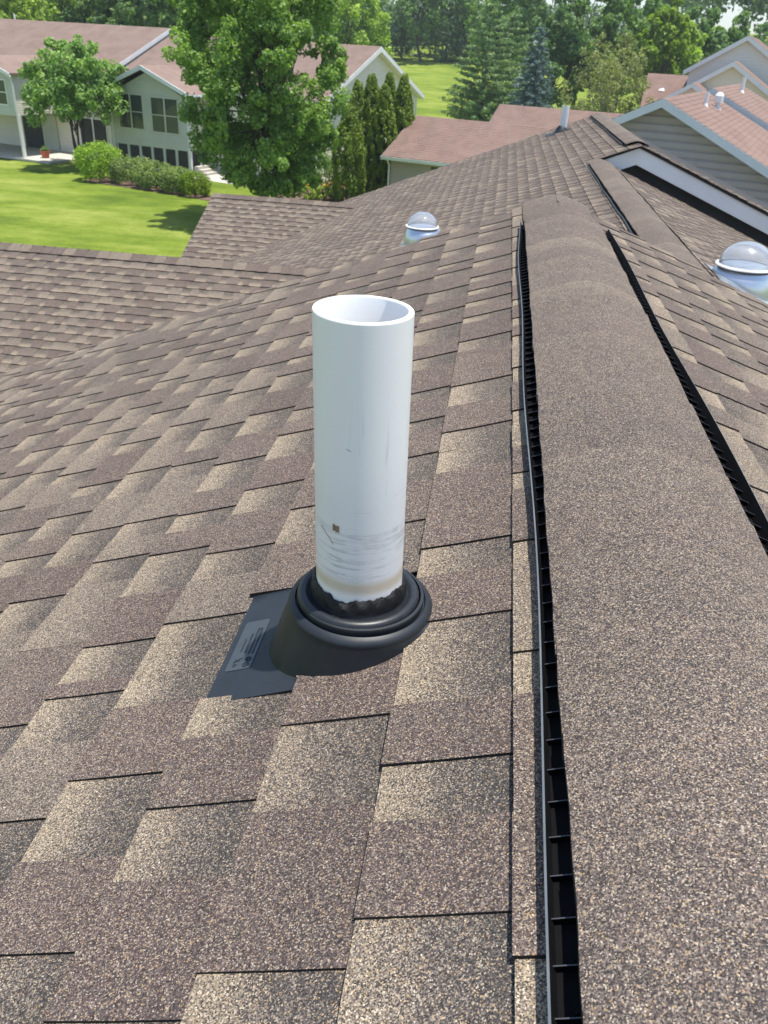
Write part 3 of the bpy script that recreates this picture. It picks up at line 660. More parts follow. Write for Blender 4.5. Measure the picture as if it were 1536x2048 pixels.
mb = MB(); mb.prism([(-5.175, 12.5, zB(12.5) - .02), (-5.175, 15.4, -2.60), (-5.175, 18.4, zB(18.4) - .02), (-5.175, 18.4, zB(18.4) - .2), (-5.175, 15.4, -2.78), (-5.175, 12.5, zB(12.5) - .2)], (.025, 0, 0)); mb.build('rake_board', M['grey_trim'], unit2)
mb = MB(); mb.prism([(-9, 4.6, -4.7), (2, 4.6, -4.7), (2, 4.6, -7.5), (-9, 4.6, -7.5)], (0, .15, 0)); mb.build('wall', M['siding_dark'], unit2)
ridge_vent('ridge_vent', 'humped ridge vent on the lower roof ending under the white fascia', XA, ZA, 4.0, 11.2, 11.5, .170, False, 8, ycap0=4.0)
ridge_vent('ridge_vent', 'short farthest ridge vent on the raised ridge beside the grey gable', XB, ZB, 12.0, 17.25, 17.3, .170, False, 12, ycap0=11.9)
# second plumbing vent
sv = empty('plumbing_vent', (1.07, 16.5, z2(1.07)), 'small white plumbing pipe near the far end of the lower roof', 'vent pipe')
mb = MB(); zz = z2(1.07); mb.lathe([(.066, zz - .03), (.066, zz + .41), (.057, zz + .41), (.057, zz + .1)], 20, O=(1.07, 16.5, 0)); autosmooth(mb.build('pipe', M['pvc_plain'], sv), 40)
mb = MB(); mb.lathe([(.16, zz - .08), (.10, zz + .03), (.075, zz + .07), (.06, zz + .085)], 20, O=(1.05, 16.5, 0)); autosmooth(mb.build('boot_cone', M['flash'], sv), 40)
mb = MB(); q = Vector((1.07, 16.5, zz)); mb.prism([q + DL * -.12 + LY * -.2 + NL * .012, q + DL * .30 + LY * -.2 + NL * .012, q + DL * .30 + LY * .2 + NL * .012, q + DL * -.12 + LY * .2 + NL * .012], NL * .004); mb.build('flange', M['flash'], sv)
# tubular skylights
def skylight(label, x, y, zs, D, N, r=.175, hgt=.125):
    base = Vector((x, y, zs)); t = empty('tubular_skylight', base, label, 'skylight', 'round domed tubular skylights')
    mb = MB(); rows = []; seg = 56
    for k in range(8):                         # turret: from a skewed oval on the roof to a level ring
        f = k / 7; row = []
        for i in range(seg):
            a = 2 * math.pi * i / seg; rb = r * 1.22; p = base + D * (rb * math.cos(a)) + LY * (rb * math.sin(a)) + N * .012
            q = base + Vector((math.copysign(1, D.x) * r * 1.0 * math.cos(a), r * 1.0 * math.sin(a), hgt)); g = f
            pp_ = p + (q - p) * g; bul = 1 + .07 * math.sin(math.pi * f); c = base + Vector((0, 0, hgt * g)); pp_ = Vector((c.x + (pp_.x - c.x) * bul, c.y + (pp_.y - c.y) * bul, pp_.z)); row.append(mb.vert(pp_))
        rows.append(row)
    for k in range(7):
        for i in range(seg): mb.face([rows[k][i], rows[k][(i + 1) % seg], rows[k + 1][(i + 1) % seg], rows[k + 1][i]])
    autosmooth(mb.build('turret', M['alu'], t), 60)
    mb = MB(); mb.prism([base + D * -.22 + LY * -.24 + N * .013, base + D * .24 + LY * -.24 + N * .013, base + D * .24 + LY * .24 + N * .013, base + D * -.22 + LY * .24 + N * .013], N * .003); mb.build('flashing_plate', M['alu'], t)
    mb = MB(); mb.lathe([(r * .98, hgt - .012), (r * 1.0, hgt - .002), (r * 1.0, hgt + .022), (r * .95, hgt + .022)], 56, O=base); autosmooth(mb.build('seal_ring', M['ring'], t), 40)
    mb = MB(); mb.lathe([(r * 1.09, hgt + .018), (r * 1.11, hgt + .024), (r * 1.09, hgt + .03), (r * 1.0, hgt + .032)], 56, O=base); autosmooth(mb.build('dome_rim', M['white'], t), 40)
    mb = MB(); n = 14; H = r * .86
    outer = [(max(.0005, r * math.cos(k / n * math.pi / 2)), hgt + .032 + H * math.sin(k / n * math.pi / 2)) for k in range(n + 1)]
    inner = [(max(.0004, (r - .003) * math.cos(k / n * math.pi / 2)), hgt + .032 + (H - .003) * math.sin(k / n * math.pi / 2)) for k in range(n, -1, -1)]
    rows = mb.lathe(outer + inner, 56, O=base)
    for i in range(56): mb.face([rows[-1][i], rows[-1][(i + 1) % 56], rows[0][(i + 1) % 56], rows[0][i]])
    autosmooth(mb.build('dome', M['dome'], t), 60)
    mb = MB(); mb.lathe([(r * .9, hgt - .05), (r * .9, hgt + .026), (r * .6, hgt + .03), (.001, hgt + .032)], 40, O=base); autosmooth(mb.build('light_tube', M['diffuser'], t), 40)
    return t
skylight('domed skylight on the left slope just past the near rake', -.80, 9.75, z2(-.80), DL, NL)
skylight('larger domed skylight at the right edge below the shaded dark gable', 1.735, 5.92, ZA - (1.735 - XA) * TT, DR, NR)
# ------------------------------------------------------------------ neighbouring houses
UN, VN = frame(R(-18)); ON = Vector((-28.6, 62.4, 0))
def NP(w_, t, z): return ON + UN * w_ + VN * t + Vector((0, 0, z))
def strips_roof(parent, P, a0, a1, t_ridge, t_eave, z_ridge, z_eave, m, name='roof', n=None):
    """a roof slope laid in overlapping courses; P(a, t, z) maps to the world"""
    ln = math.hypot(t_eave - t_ridge, z_eave - z_ridge); n = n or max(8, int(ln / .16)); mb = MB()
    base = MB(); 
    q = [P(a0, t_ridge, z_ridge - .03), P(a1, t_ridge, z_ridge - .03), P(a1, t_eave, z_eave - .03), P(a0, t_eave, z_eave - .03)]
    base.prism(q, (0, 0, -.12)); b = base.build(name, m, parent)
    for k in range(n):
        f0, f1 = k / n, (k + 1) / n
        A = lambda a, f, h: P(a, t_ridge + (t_eave - t_ridge) * f, z_ridge + (z_eave - z_ridge) * f + h)
        i = [mb.vert(A(a0, f0, -.004)), mb.vert(A(a1, f0, -.004)), mb.vert(A(a1, f1, .006)), mb.vert(A(a0, f1, .006)), mb.vert(A(a1, f1, -.02)), mb.vert(A(a0, f1, -.02))]
        mb.face(i[:4]); mb.face([i[3], i[2], i[4], i[5]])
    tag(mb.build('shingle_courses', m, b), kind='stuff'); return b
def siding(parent, P, poly, m, step=.12, single=False, name='siding_boards', out=.018):
    """lap boards over a convex wall polygon given in (a, z); P(a, out, z)"""
    zs_ = [p[1] for p in poly]; z = min(zs_); top = max(zs_); allb = MB()
    def span(zz):
        xs_ = []
        for i in range(len(poly)):
            (x1, y1), (x2, y2) = poly[i], poly[(i + 1) % len(poly)]
            if (y1 - zz) * (y2 - zz) <= 0 and y1 != y2: xs_.append(x1 + (x2 - x1) * (zz - y1) / (y2 - y1))
        return (min(xs_), max(xs_)) if len(xs_) >= 2 else None
    back = MB(); back.prism([P(a, 0, zz) for a, zz in poly], P(0, -.12, 0) - P(0, 0, 0)); wall = back.build('wall', m, parent)
    while z < top - .02:
        z1 = min(z + step, top - .005); s0, s1 = span(z + .004), span(z1)
        if s0 and s1:
            mb = MB() if single else allb
            zm, zn = z + (z1 - z) * .62, z + (z1 - z) * .82; sm = span(zm) or s1; sn = span(zn) or s1     # flat face, cove, set-back top
            rw = [(P(q[0], oo, zz), P(q[1], oo, zz)) for q, oo, zz in ((s0, .001, z), (s0, out, z), (sm, out * .92, zm), (sn, .004, zn), (s1, .003, z1))]
            i = [(mb.vert(a_), mb.vert(b_)) for a_, b_ in rw]
            for (a_, b_), (c_, d_) in zip(i, i[1:]): mb.face([a_, b_, d_, c_])
            mb.face([q[0] for q in i]); mb.face([q[1] for q in i][::-1])
            if single: mb.build('siding_board', m, wall)
        z += step
    if not single: tag(allb.build(name, m, wall), kind='stuff')
    return wall
def window(parent, P, a0, a1, z0, z1, fm, panes=2, rows=1, glass=None, fw=.07, out=.05):
    fr = MB()
    for (x0, x1, y0, y1) in ((a0 - fw, a1 + fw, z1, z1 + fw), (a0 - fw, a1 + fw, z0 - fw, z0), (a0 - fw, a0, z0, z1), (a1, a1 + fw, z0, z1)):
        fr.prism([P(x0, out, y0), P(x1, out, y0), P(x1, out, y1), P(x0, out, y1)], P(0, -.06, 0) - P(0, 0, 0))
    for k in range(1, panes):
        x = a0 + (a1 - a0) * k / panes; fr.prism([P(x - .05, out - .005, z0), P(x + .05, out - .005, z0), P(x + .05, out - .005, z1), P(x - .05, out - .005, z1)], P(0, -.05, 0) - P(0, 0, 0))
    for k in range(1, rows):
        zz = z0 + (z1 - z0) * k / rows; fr.prism([P(a0, out - .01, zz - .025), P(a1, out - .01, zz - .025), P(a1, out - .01, zz + .025), P(a0, out - .01, zz + .025)], P(0, -.04, 0) - P(0, 0, 0))
    f = fr.build('window', fm, parent)
    for k in range(panes):
        x0, x1 = a0 + (a1 - a0) * k / panes, a0 + (a1 - a0) * (k + 1) / panes
        mb = MB(); mb.prism([P(x0, .02, z0), P(x1, .02, z0), P(x1, .02, z1), P(x0, .02, z1)], P(0, -.015, 0) - P(0, 0, 0)); mb.build('pane', glass or M['glass'], f)
    return f
def board(parent, name, m, pts, d):
    mb = MB(); mb.prism(pts, d); return mb.build(name, m, parent)
G0 = -7.5
# left house: long two-storey block, ridge along UN
lh = empty('townhouse', NP(0, 0, G0), 'long two-storey townhouse with brown roof and projecting sage bay at upper left', 'house')
strips_roof(lh, NP, -38, 6.14, 0, -6.9, .13, -2.62, M['old_roof'])
strips_roof(lh, NP, -38, 6.14, 0, 6.9, .13, -2.62, M['old_roof'])
strips_roof(lh, NP, 6.3, 21.9, 0, -6.9, -.20, -2.95, M['old_roof'])
strips_roof(lh, NP, 6.3, 21.9, 0, 6.9, -.20, -2.95, M['old_roof'])
Pf = lambda t0, sgn=-1: (lambda a, o, z: NP(a, t0 + sgn * o, z))
Pe = lambda w0: (lambda a, o, z: NP(w0 + o, a, z))
siding(lh, Pf(-6.4), [(-38, G0), (6.0, G0), (6.0, -2.65), (-38, -2.65)], M['siding_cream'], .15)
siding(lh, Pf(-6.4), [(6.05, G0), (21.5, G0), (21.5, -2.98), (6.05, -2.98)], M['siding_cream'], .15)
siding(lh, Pe(21.5), [(-6.4, G0), (6.4, G0), (6.4, -2.95), (0, -.42), (-6.4, -2.95)], M['siding_cream'], .15)
siding(lh, Pe(5.95), [(-6.4, -3), (6.4, -3), (6.4, -2.8), (0, -.1), (-6.4, -2.8)], M['siding_cream'], .15)
dz = Vector((0, 0, -.26))
for (w1, zr) in ((6.14, .13), (21.9, -.20)):
    for sg in (-1, 1):
        a, b = NP(w1 - .06, 0, zr - .02), NP(w1 - .06, sg * 6.95, zr - 2.77); board(lh, 'rake_board', M['white'], [a, b, b + dz, a + dz], UN * .08)
        a, b = NP(w1 - .5, 0, zr - .28), NP(w1 - .5, sg * 6.9, zr - 3.02); board(lh, 'soffit', M['white'], [a, b, b + UN * .46, a + UN * .46], (0, 0, .02))
board(lh, 'gutter', M['white'], [NP(-38, -6.95, -2.66), NP(6.1, -6.95, -2.66), NP(6.1, -6.95, -2.82), NP(-38, -6.95, -2.82)], VN * .12)
board(lh, 'gutter', M['white'], [NP(6.4, -6.95, -2.99), NP(21.9, -6.95, -2.99), NP(21.9, -6.95, -3.15), NP(6.4, -6.95, -3.15)], VN * .12)
mb = MB(); mb.tube([NP(21.55, 6.5, -3.0), NP(21.55, 6.5, G0)], .05, 6); mb.build('downspout', M['white'], lh)
mb = MB(); mb.tube([NP(-8, .1, .1), NP(-8, .1, .5)], .06, 8); mb.build('roof_vent', M['pvc_plain'], lh)
mb = MB(); mb.tube([NP(16.8, .4, -.4), NP(16.8, .4, .1)], .06, 8); mb.build('roof_vent', M['pvc_plain'], lh)
for (a0, a1, z0, z1) in ((3.2, 4.3, -4.1, -3.0), (4.6, 5.5, -4.1, -3.0)): window(lh, Pf(-6.4), a0, a1, z0, z1, M['white'], 1)
window(lh, Pf(-6.4), 3.4, 5.6, -7.2, -5.2, M['white'], 2, glass=M['screen'])
# bay on the front: sage siding above, screened porch below, gable towards the lawn
PB = Pf(-8.4)
siding(lh, PB, [(8.05, -6.0), (13.7, -6.0), (13.7, -3.42), (10.9, -2.15), (8.05, -3.42)], M['siding_sage'], .13)
siding(lh, lambda a, o, z: NP(13.7 + o, a, z), [(-8.4, -6.0), (-6.4, -6.0), (-6.4, -3.3), (-8.4, -3.3)], M['siding_cream'], .13)
siding(lh, lambda a, o, z: NP(8.05 - o, a, z), [(-8.4, G0), (-6.4, G0), (-6.4, -3.3), (-8.4, -3.3)], M['siding_sage'], .13)
window(lh, PB, 8.62, 10.42, -5.2, -3.40, M['siding_sage'], 2, 2); window(lh, PB, 11.1, 13.0, -5.25, -3.45, M['siding_sage'], 2, 2)
# porch: knee frame, six screens on the front, two on the side
def screens(P, a0, a1, n, nm):
    w_ = (a1 - a0) / n
    for k in range(n):
        x0, x1 = a0 + k * w_ + .10, a0 + (k + 1) * w_ - .10
        mb = MB(); mb.prism([P(x0, -.04, -7.3), P(x1, -.04, -7.3), P(x1, -.04, -6.15), P(x0, -.04, -6.15)], P(0, -.02, 0) - P(0, 0, 0)); mb.build('screen_panel', M['screen'], lh)
    for k in range(n + 1):
        x = a0 + k * w_; mb = MB(); mb.prism([P(x - .09, 0, -7.35), P(x + .09, 0, -7.35), P(x + .09, 0, -6.1), P(x - .09, 0, -6.1)], P(0, -.1, 0) - P(0, 0, 0)); mb.build('porch_post', nm, lh)
    for (z0, z1) in ((-6.14, -5.98), (-7.5, -7.3)):
        mb = MB(); mb.prism([P(a0 - .1, .02, z0), P(a1 + .1, .02, z0), P(a1 + .1, .02, z1), P(a0 - .1, .02, z1)], P(0, -.12, 0) - P(0, 0, 0)); mb.build('porch_rail', nm, lh)
screens(PB, 8.15, 13.6, 6, M['siding_sage']); screens(lambda a, o, z: NP(13.7 + o, a, z), -8.3, -6.5, 2, M['white'])
board(lh, 'corner_board', M['white'], [NP(13.62, -8.43, -7.5), NP(13.76, -8.43, -7.5), NP(13.76, -8.43, -3.3), NP(13.62, -8.43, -3.3)], VN * .1)
for sg in (-1, 1):                                     # bay roof, ridge running back to the main slope
    q = [NP(10.9, -8.85, -1.80), NP(10.9, -3.9, -1.80), NP(10.9 + sg * 3.3, -6.0, -3.09), NP(10.9 + sg * 3.3, -8.85, -3.09)]
    mb = MB(); mb.prism(q, (0, 0, -.1)); mb.build('bay_roof', M['old_roof'], lh)
    a, b = NP(10.9, -8.9, -1.80), NP(10.9 + sg * 3.35, -8.9, -3.11); board(lh, 'rake_board', M['white'], [a, b, b + dz * .9, a + dz * .9], VN * .05)
    a, b = NP(10.9 + sg * 3.32, -8.85, -3.12), NP(10.9 + sg * 3.32, -6.6, -3.12); board(lh, 'gutter', M['white'], [a, b, b + Vector((0, 0, -.14)), a + Vector((0, 0, -.14))], UN * (.1 * sg))
mb = MB(); mb.tube([NP(7.65, -8.6, -3.2), NP(7.9, -8.5, -3.5), NP(7.98, -8.45, -3.7), NP(7.98, -8.45, G0)], .05, 6); mb.build('downspout', M['white'], lh)
# left projecting block over an open porch
PL = Pf(-10.6)
siding(lh, PL, [(-1.4, -4.95), (2.55, -4.95), (2.55, -2.8), (.6, -2.0), (-1.4, -2.8)], M['siding_sage'], .13)
siding(lh, lambda a, o, z: NP(2.55 + o, a, z), [(-10.6, -4.95), (-6.4, -4.95), (-6.4, -2.7), (-10.6, -2.7)], M['siding_cream'], .13)
window(lh, PL, .2, 1.9, -4.4, -3.1, M['white'], 1, 2)
for sg in (-1, 1):
    q = [NP(.6, -11, -1.80), NP(.6, -4.6, -1.80), NP(.6 + sg * 2.2, -6.7, -2.66), NP(.6 + sg * 2.2, -11, -2.66)]
    mb = MB(); mb.prism(q, (0, 0, -.1)); mb.build('block_roof', M['old_roof'], lh)
    a, b = NP(.6, -11.05, -1.80), NP(.6 + sg * 2.24, -11.05, -2.68); board(lh, 'rake_board', M['white'], [a, b, b + dz * .8, a + dz * .8], VN * .05)
mb = MB(); mb.tube([NP(2.78, -10.95, -2.8), NP(2.66, -10.75, -3.1), NP(2.66, -10.72, G0)], .06, 8); mb.build('downspout', M['white'], lh)
board(lh, 'porch_post', M['white'], [NP(2.42, -10.6, G0), NP(2.6, -10.6, G0), NP(2.6, -10.6, -4.95), NP(2.42, -10.6, -4.95)], VN * .16)
board(lh, 'porch_door', M['siding_sage'], [NP(.2, -6.5, G0 + .1), NP(1.4, -6.5, G0 + .1), NP(1.4, -6.5, -5.2), NP(.2, -6.5, -5.2)], VN * .05)
board(lh, 'porch_door', M['screen'], [NP(-1.6, -6.5, G0 + .1), NP(0, -6.5, G0 + .1), NP(0, -6.5, -5.2), NP(-1.6, -6.5, -5.2)], VN * .05)
board(lh, 'porch_floor', M['siding_sage'], [NP(-6, -10.6, -4.95), NP(2.55, -10.6, -4.95), NP(2.55, -6.4, -4.95), NP(-6, -6.4, -4.95)], (0, 0, -.06))
mb = MB(); mb.prism([NP(-6, -10.9, G0 + .02), NP(4.9, -10.9, G0 + .02), NP(4.9, -6.5, G0 + .02), NP(-6, -6.5, G0 + .02)], (0, 0, .12)); tag(mb.build('patio', M['concrete']), 'pale concrete patio beside the white downspout', 'patio', kind='structure')
mb = MB(); mb.prism([NP(13.9, -9.6, G0 + .02), NP(19.0, -9.9, G0 + .02), NP(19.0, -6.6, G0 + .02), NP(13.9, -6.6, G0 + .02)], (0, 0, .1)); tag(mb.build('walkway', M['concrete']), 'pale concrete path at the foot of the bay', 'path', kind='structure')
for k in range(3):
    mb = MB(); mb.box((13.85 + k * .3, -8.3, 0), (14.15 + k * .3, -7.0, .45 - k * .15), X=UN, Y=VN, O=ON + Vector((0, 0, G0 + .1))); mb.build('step', M['concrete'], lh)
def pot(name, label, p, m, r, h, lm):
    t = empty(name, p, label, 'flower pot'); mb = MB(); mb.lathe([(r * .7, 0), (r, h), (r * 1.08, h), (r * 1.08, h + .05), (r * .9, h + .05), (r * .85, h * .8), (.01, h * .8)], 16, O=p); mb.build('pot', m, t)
    c = np.array([[p[0], p[1], p[2] + h + .1, r]]); o = leaves('plant', c, 90, .14, lm, 3); o.parent = t; o.location = -t.location
# ------------------------------------------------------------------ foliage
def leaves(name, clumps, per, size, m, seed, up=.25, flat=1.0, shell=.45, parent=None, aspect=.62, droop=0, out=.8):
    r_ = np.random.default_rng(seed); n = len(clumps) * per
    C = np.repeat(clumps, per, 0)
    d = r_.normal(size=(n, 3)); d /= np.linalg.norm(d, axis=1)[:, None] + 1e-9
    rad = (shell + (1 - shell) * r_.random(n) ** .6) * C[:, 3]
    pos = C[:, :3] + d * rad[:, None] * np.array([1, 1, flat]) 
    nrm = d * out + r_.normal(size=(n, 3)) * .55 + np.array([0, 0, up]); nrm /= np.linalg.norm(nrm, axis=1)[:, None]
    t = r_.normal(size=(n, 3)); t[:, 2] -= droop; t -= nrm * np.sum(t * nrm, 1)[:, None]; t /= np.linalg.norm(t, axis=1)[:, None]; b = np.cross(nrm, t)
    s = size * (.55 + .8 * r_.random(n))[:, None]
    v = np.empty((n, 4, 3)); v[:, 0] = pos - t * s * .5; v[:, 1] = pos + b * s * aspect * .5 + nrm * s * .08; v[:, 2] = pos + t * s * .5 - nrm * s * .06; v[:, 3] = pos - b * s * aspect * .5 + nrm * s * .08
    me = bpy.data.meshes.new(name); me.vertices.add(n * 4); me.vertices.foreach_set('co', v.ravel())
    me.loops.add(n * 4); me.loops.foreach_set('vertex_index', np.arange(n * 4)); me.polygons.add(n); me.polygons.foreach_set('loop_start', np.arange(n) * 4)
    at_ = me.attributes.new('tint', 'FLOAT', 'POINT')
    cl = np.repeat(r_.random(len(clumps)), per); tv = np.clip(.5 * cl + .5 * r_.random(n), 0, 1); at_.data.foreach_set('value', np.repeat(tv, 4).astype(np.float32))
    me.materials.append(m); me.update(calc_edges=True); me.validate()
    return link(name, me, parent)
def limb(mb, a, b, r0, r1, bend=.2, n=6, seg=6):
    a, b = Vector(a), Vector(b); off = Vector((random.uniform(-1, 1), random.uniform(-1, 1), random.uniform(-.2, .6))) * bend * (b - a).length * .3
    pts = [a.lerp(b, i / n) + off * math.sin(math.pi * i / n) for i in range(n + 1)]; mb.tube(pts, [r0 + (r1 - r0) * i / n for i in range(n + 1)], seg); return pts
def decid(name, label, p, h, rx, rz, cz, m, seed, cat='tree', group=None, lobes=26, cpl=9, per=55, size=.24, lr=.30, trunk=.2, bark=None, flat=.85, fork=1, low=-.6, ry=None):
    """broadleaf tree: lobes over an ellipsoid crown, clumps over each lobe, leaves over each clump"""
    random.seed(seed); r_ = np.random.default_rng(seed); p = Vector(p); ry = ry or rx
    t = empty(name, p, label, cat, group); c0 = np.array([p.x, p.y, p.z + cz]); cl = []; lob = []
    for k in range(lobes):
        g = (k + .5) / lobes; zc = 1 - g * (1 - low); a = k * 2.39996 + random.uniform(-.4, .4); rr = math.sqrt(max(0, 1 - zc * zc)) * random.uniform(.62, .95)
        q = c0 + np.array([rx * rr * math.cos(a), ry * rr * math.sin(a), rz * zc * random.uniform(.72, .98)]); R_ = rx * lr * random.uniform(.7, 1.25); lob.append((q, R_))
    for k in range(lobes // 3):
        q = c0 + np.array([random.uniform(-.45, .45) * rx, random.uniform(-.45, .45) * ry, random.uniform(-.5, .5) * rz]); lob.append((q, rx * lr * 1.1))
    for q, R_ in lob:
        d = r_.normal(size=(cpl, 3)); d /= np.linalg.norm(d, axis=1)[:, None]
        for x in d: cl.append([*(q + x * R_ * r_.uniform(.45, 1.0) * np.array([1, 1, flat])), R_ * r_.uniform(.30, .5)])
    cl = np.array(cl); o = leaves('crown', cl - np.array([p.x, p.y, p.z, 0]), per, size, m, seed); o.parent = t
    mb = MB(); base = Vector((0, 0, -.2)); 
    tops = []
    for f in range(fork):
        b0 = Vector((random.uniform(-.15, .15) * (fork > 1), random.uniform(-.15, .15) * (fork > 1), -.2)); tp = Vector((random.uniform(-.2, .2) * rx, random.uniform(-.2, .2) * rx, cz * random.uniform(.75, 1.0))); limb(mb, b0, tp, trunk, trunk * .45, .25, 8, 9); tops.append((b0, tp))
    for q, R_ in lob[::2]:
        b0, tp = random.choice(tops); e = Vector(q) - p; s = b0.lerp(tp, random.uniform(.45, .98)); limb(mb, s, e, trunk * .32, trunk * .07, .3, 5, 5)
    mb.build('trunk', bark or M['bark'], None).parent = t
    return t
def g3(x, y): return (x, y, gz(x, y))
decid('maple_tree', 'big bushy maple standing in front of the sage bay', g3(-10.5, 38.2), 11, 3.5, 5.7, 6.2, M['maple_leaf'], 21, lobes=70, cpl=12, per=95, size=.165, lr=.235, trunk=.17, low=-.97)
decid('redbud_tree', 'small spreading tree with thin stems beside the patio', g3(-24.9, 50.0), 6.4, 2.9, 2.25, 4.2, M['redbud_leaf'], 33, lobes=26, cpl=9, per=55, size=.22, lr=.30, trunk=.09, fork=4, low=-.55)
def bush(name, label, x, y, rx, rz, m, seed, per=46, size=.10, group=None, ry=None, n=110, cat='shrub'):
    r_ = np.random.default_rng(seed); ry = ry or rx; z = gz(x, y); t = empty(name, (x, y, z), label, cat, group); cl = []
    for k in range(n):
        a = r_.uniform(0, 6.283); c_ = r_.uniform(-.85, 1); s_ = (1 - abs(c_) ** 2.6) ** (1 / 2.6); j = r_.uniform(.80, .93)
        cl.append([rx * s_ * math.cos(a) * j, ry * s_ * math.sin(a) * j, rz * .5 + rz * .5 * c_ * j, min(rx, rz) * r_.uniform(.16, .24)])
    o = leaves('foliage', np.array(cl), per, size, m, seed, up=.35); o.parent = t
    mb = MB()
    for k in range(5): limb(mb, (0, 0, 0), (r_.uniform(-.5, .5) * rx, r_.uniform(-.5, .5) * ry, rz * .7), .04, .015, .2, 4, 5)
    mb.build('stem', M['bark']).parent = t
    return t
bush('round_shrub', 'large round clipped shrub at the left end of the hedge', -21.9, 45.9, 1.28, 1.9, M['box_leaf'], 41, n=190)
for i, (x, y, rx, rz, lb) in enumerate([(-19.9, 45.6, 1.15, 1.35, 'olive clipped hedge shrub next to the large round shrub'), (-18.2, 44.6, 1.1, 1.3, 'olive clipped hedge shrub in the middle of the hedge'), (-16.7, 43.9, .95, 1.15, 'olive clipped hedge shrub beside the small golden shrub')]):
    bush('hedge_shrub', lb, x, y, rx, rz, M['hedge_leaf'], 50 + i, group='clipped hedge under the bay', n=130)
bush('golden_shrub', 'small bright green dome shrub at the right end of the hedge', -15.5, 43.2, .82, 1.15, M['gold_leaf'], 61, n=120, size=.08)
def arbor(label, x, y, h, r, seed, group='columnar arborvitae by the cream gable'):
    r_ = np.random.default_rng(seed); z = gz(x, y); t = empty('arborvitae', (x, y, z), label, 'tree', group); cl = []
    n = int(330 * h / 5)
    for k in range(n):
        f = r_.random() ** .85; a = r_.uniform(0, 6.283); prof = min(1, (1.02 - f) * 2.3) ** .7 * (.78 + .22 * min(1, f * 6)); lob = 1 + .13 * math.sin(3 * a + seed) + .08 * math.sin(7 * a + f * 9)
        cl.append([r * prof * lob * math.cos(a) * .86, r * prof * lob * math.sin(a) * .86, .15 + f * h * .985, r * .16])
    o = leaves('foliage', np.array(cl), 60, .13, M['cedar_leaf'], seed, up=.0, flat=2.0, aspect=.4, droop=-2.5, out=1.0); o.parent = t
    mb = MB(); limb(mb, (0, 0, -.1), (0, 0, h * .9), .09, .02, .02, 5, 6); mb.build('trunk', M['bark']).parent = t
for i, (x, y, h, r, lb) in enumerate([(-7.75, 44.6, 4.4, .86, 'shortest arborvitae column at the left front of its row'), (-7.9, 48.2, 5.35, .8, 'arborvitae column behind the shortest one'), (-7.0, 47.0, 5.8, .78, 'tall arborvitae column second from the left at the top'), (-6.15, 46.2, 5.35, .78, 'arborvitae column in the middle of the row'), (-6.25, 48.6, 5.9, .68, 'slim arborvitae column next to the rightmost one'), (-5.35, 47.4, 5.85, .72, 'rightmost arborvitae column beside the low garage roof')]):
    arbor(lb, x, y, h, r, 70 + i)
bush('blossom_shrub', 'loose pale flowering shrub between the maple and the arborvitae', -9.1, 46.5, .9, 2.3, M['pale_leaf'], 81, n=26, per=14, size=.12)
bush('green_shrub', 'leafy green shrub at the foot of the cream gable', -10.0, 47.5, 1.2, 2.0, M['maple_leaf'], 82, n=90)
for i, (x, y, lb) in enumerate([(-9.7, 44.6, 'yellow daylily clump left of the arborvitae'), (-9.0, 44.9, 'yellow daylily clump nearest the arborvitae'), (-8.4, 45.4, 'small yellow daylily clump against the shortest arborvitae')]):
    t = bush('daylily', lb, x, y, .45, .7, M['bright_leaf'], 90 + i, n=26, per=30, group='yellow daylilies in the bed', cat='flower')
    r_ = np.random.default_rng(95 + i); cl = np.array([[r_.uniform(-.45, .45), r_.uniform(-.45, .45), r_.uniform(.6, .85), .07] for _ in range(12)]); o = leaves('blossom', cl, 10, .12, M['flower'], i); o.parent = t
mb = MB(); mb.prism([(-22.6, 45.2, G0 + .03), (-16.2, 42.9, G0 + .03), (-14.2, 42.0, G0 + .03), (-14.0, 43.2, G0 + .03), (-22.2, 47.0, G0 + .03)], (0, 0, .08)); tag(mb.build('planting_bed', M['mulch']), 'brown mulch bed under the hedge', 'bed', kind='structure')
mb = MB(); mb.prism([(-12, 44, G0 + .02), (-4.6, 43.6, G0 + .02), (-4.6, 49.2, G0 + .02), (-11, 50, G0 + .02)], (0, 0, .08)); tag(mb.build('planting_bed', M['mulch']), 'brown mulch bed below the arborvitae', 'bed', kind='structure')
pot('flower_pot', 'red flower pot on the patio next to the downspout', tuple(NP(3.3, -9.6, G0 + .14)), M['terracotta'], .28, .35, M['dark_leaf'])
pot('flower_pot', 'small green planter at the right end of the patio', tuple(NP(4.6, -8.2, G0 + .14)), M['green_plastic'], .24, .3, M['pale_leaf'])
# low garages with red-brown roofs
def gframe(px, py, az):
    u, v = frame(az); o = Vector((px, py, 0)); return lambda a, t, z: o + u * a + v * t + Vector((0, 0, z))
ga = empty('garage', (-4.7, 48, G0), 'low garage with red-brown roof and grey wall right of the arborvitae', 'garage')
GP = gframe(-4.75, 48.0, R(-18))
strips_roof(ga, GP, 0, 17, 0, -3.9, -3.27, -4.95, M['red_roof']); strips_roof(ga, GP, 0, 17, 0, 3.9, -3.27, -4.95, M['red_roof'])
siding(ga, lambda a, o, z: GP(a, -3.5 - o, z), [(.35, G0), (16.7, G0), (16.7, -5.0), (.35, -5.0)], M['siding_dark'], .14)
siding(ga, lambda a, o, z: GP(.35 - o, a, z), [(-3.5, G0), (3.5, G0), (3.5, -5.0), (0, -3.45), (-3.5, -5.0)], M['siding_sage'], .14)
board(ga, 'gutter', M['white'], [GP(-.05, -3.95, -4.98), GP(17, -3.95, -4.98), GP(17, -3.95, -5.13), GP(-.05, -3.95, -5.13)], GP(0, .12, 0) - GP(0, 0, 0))
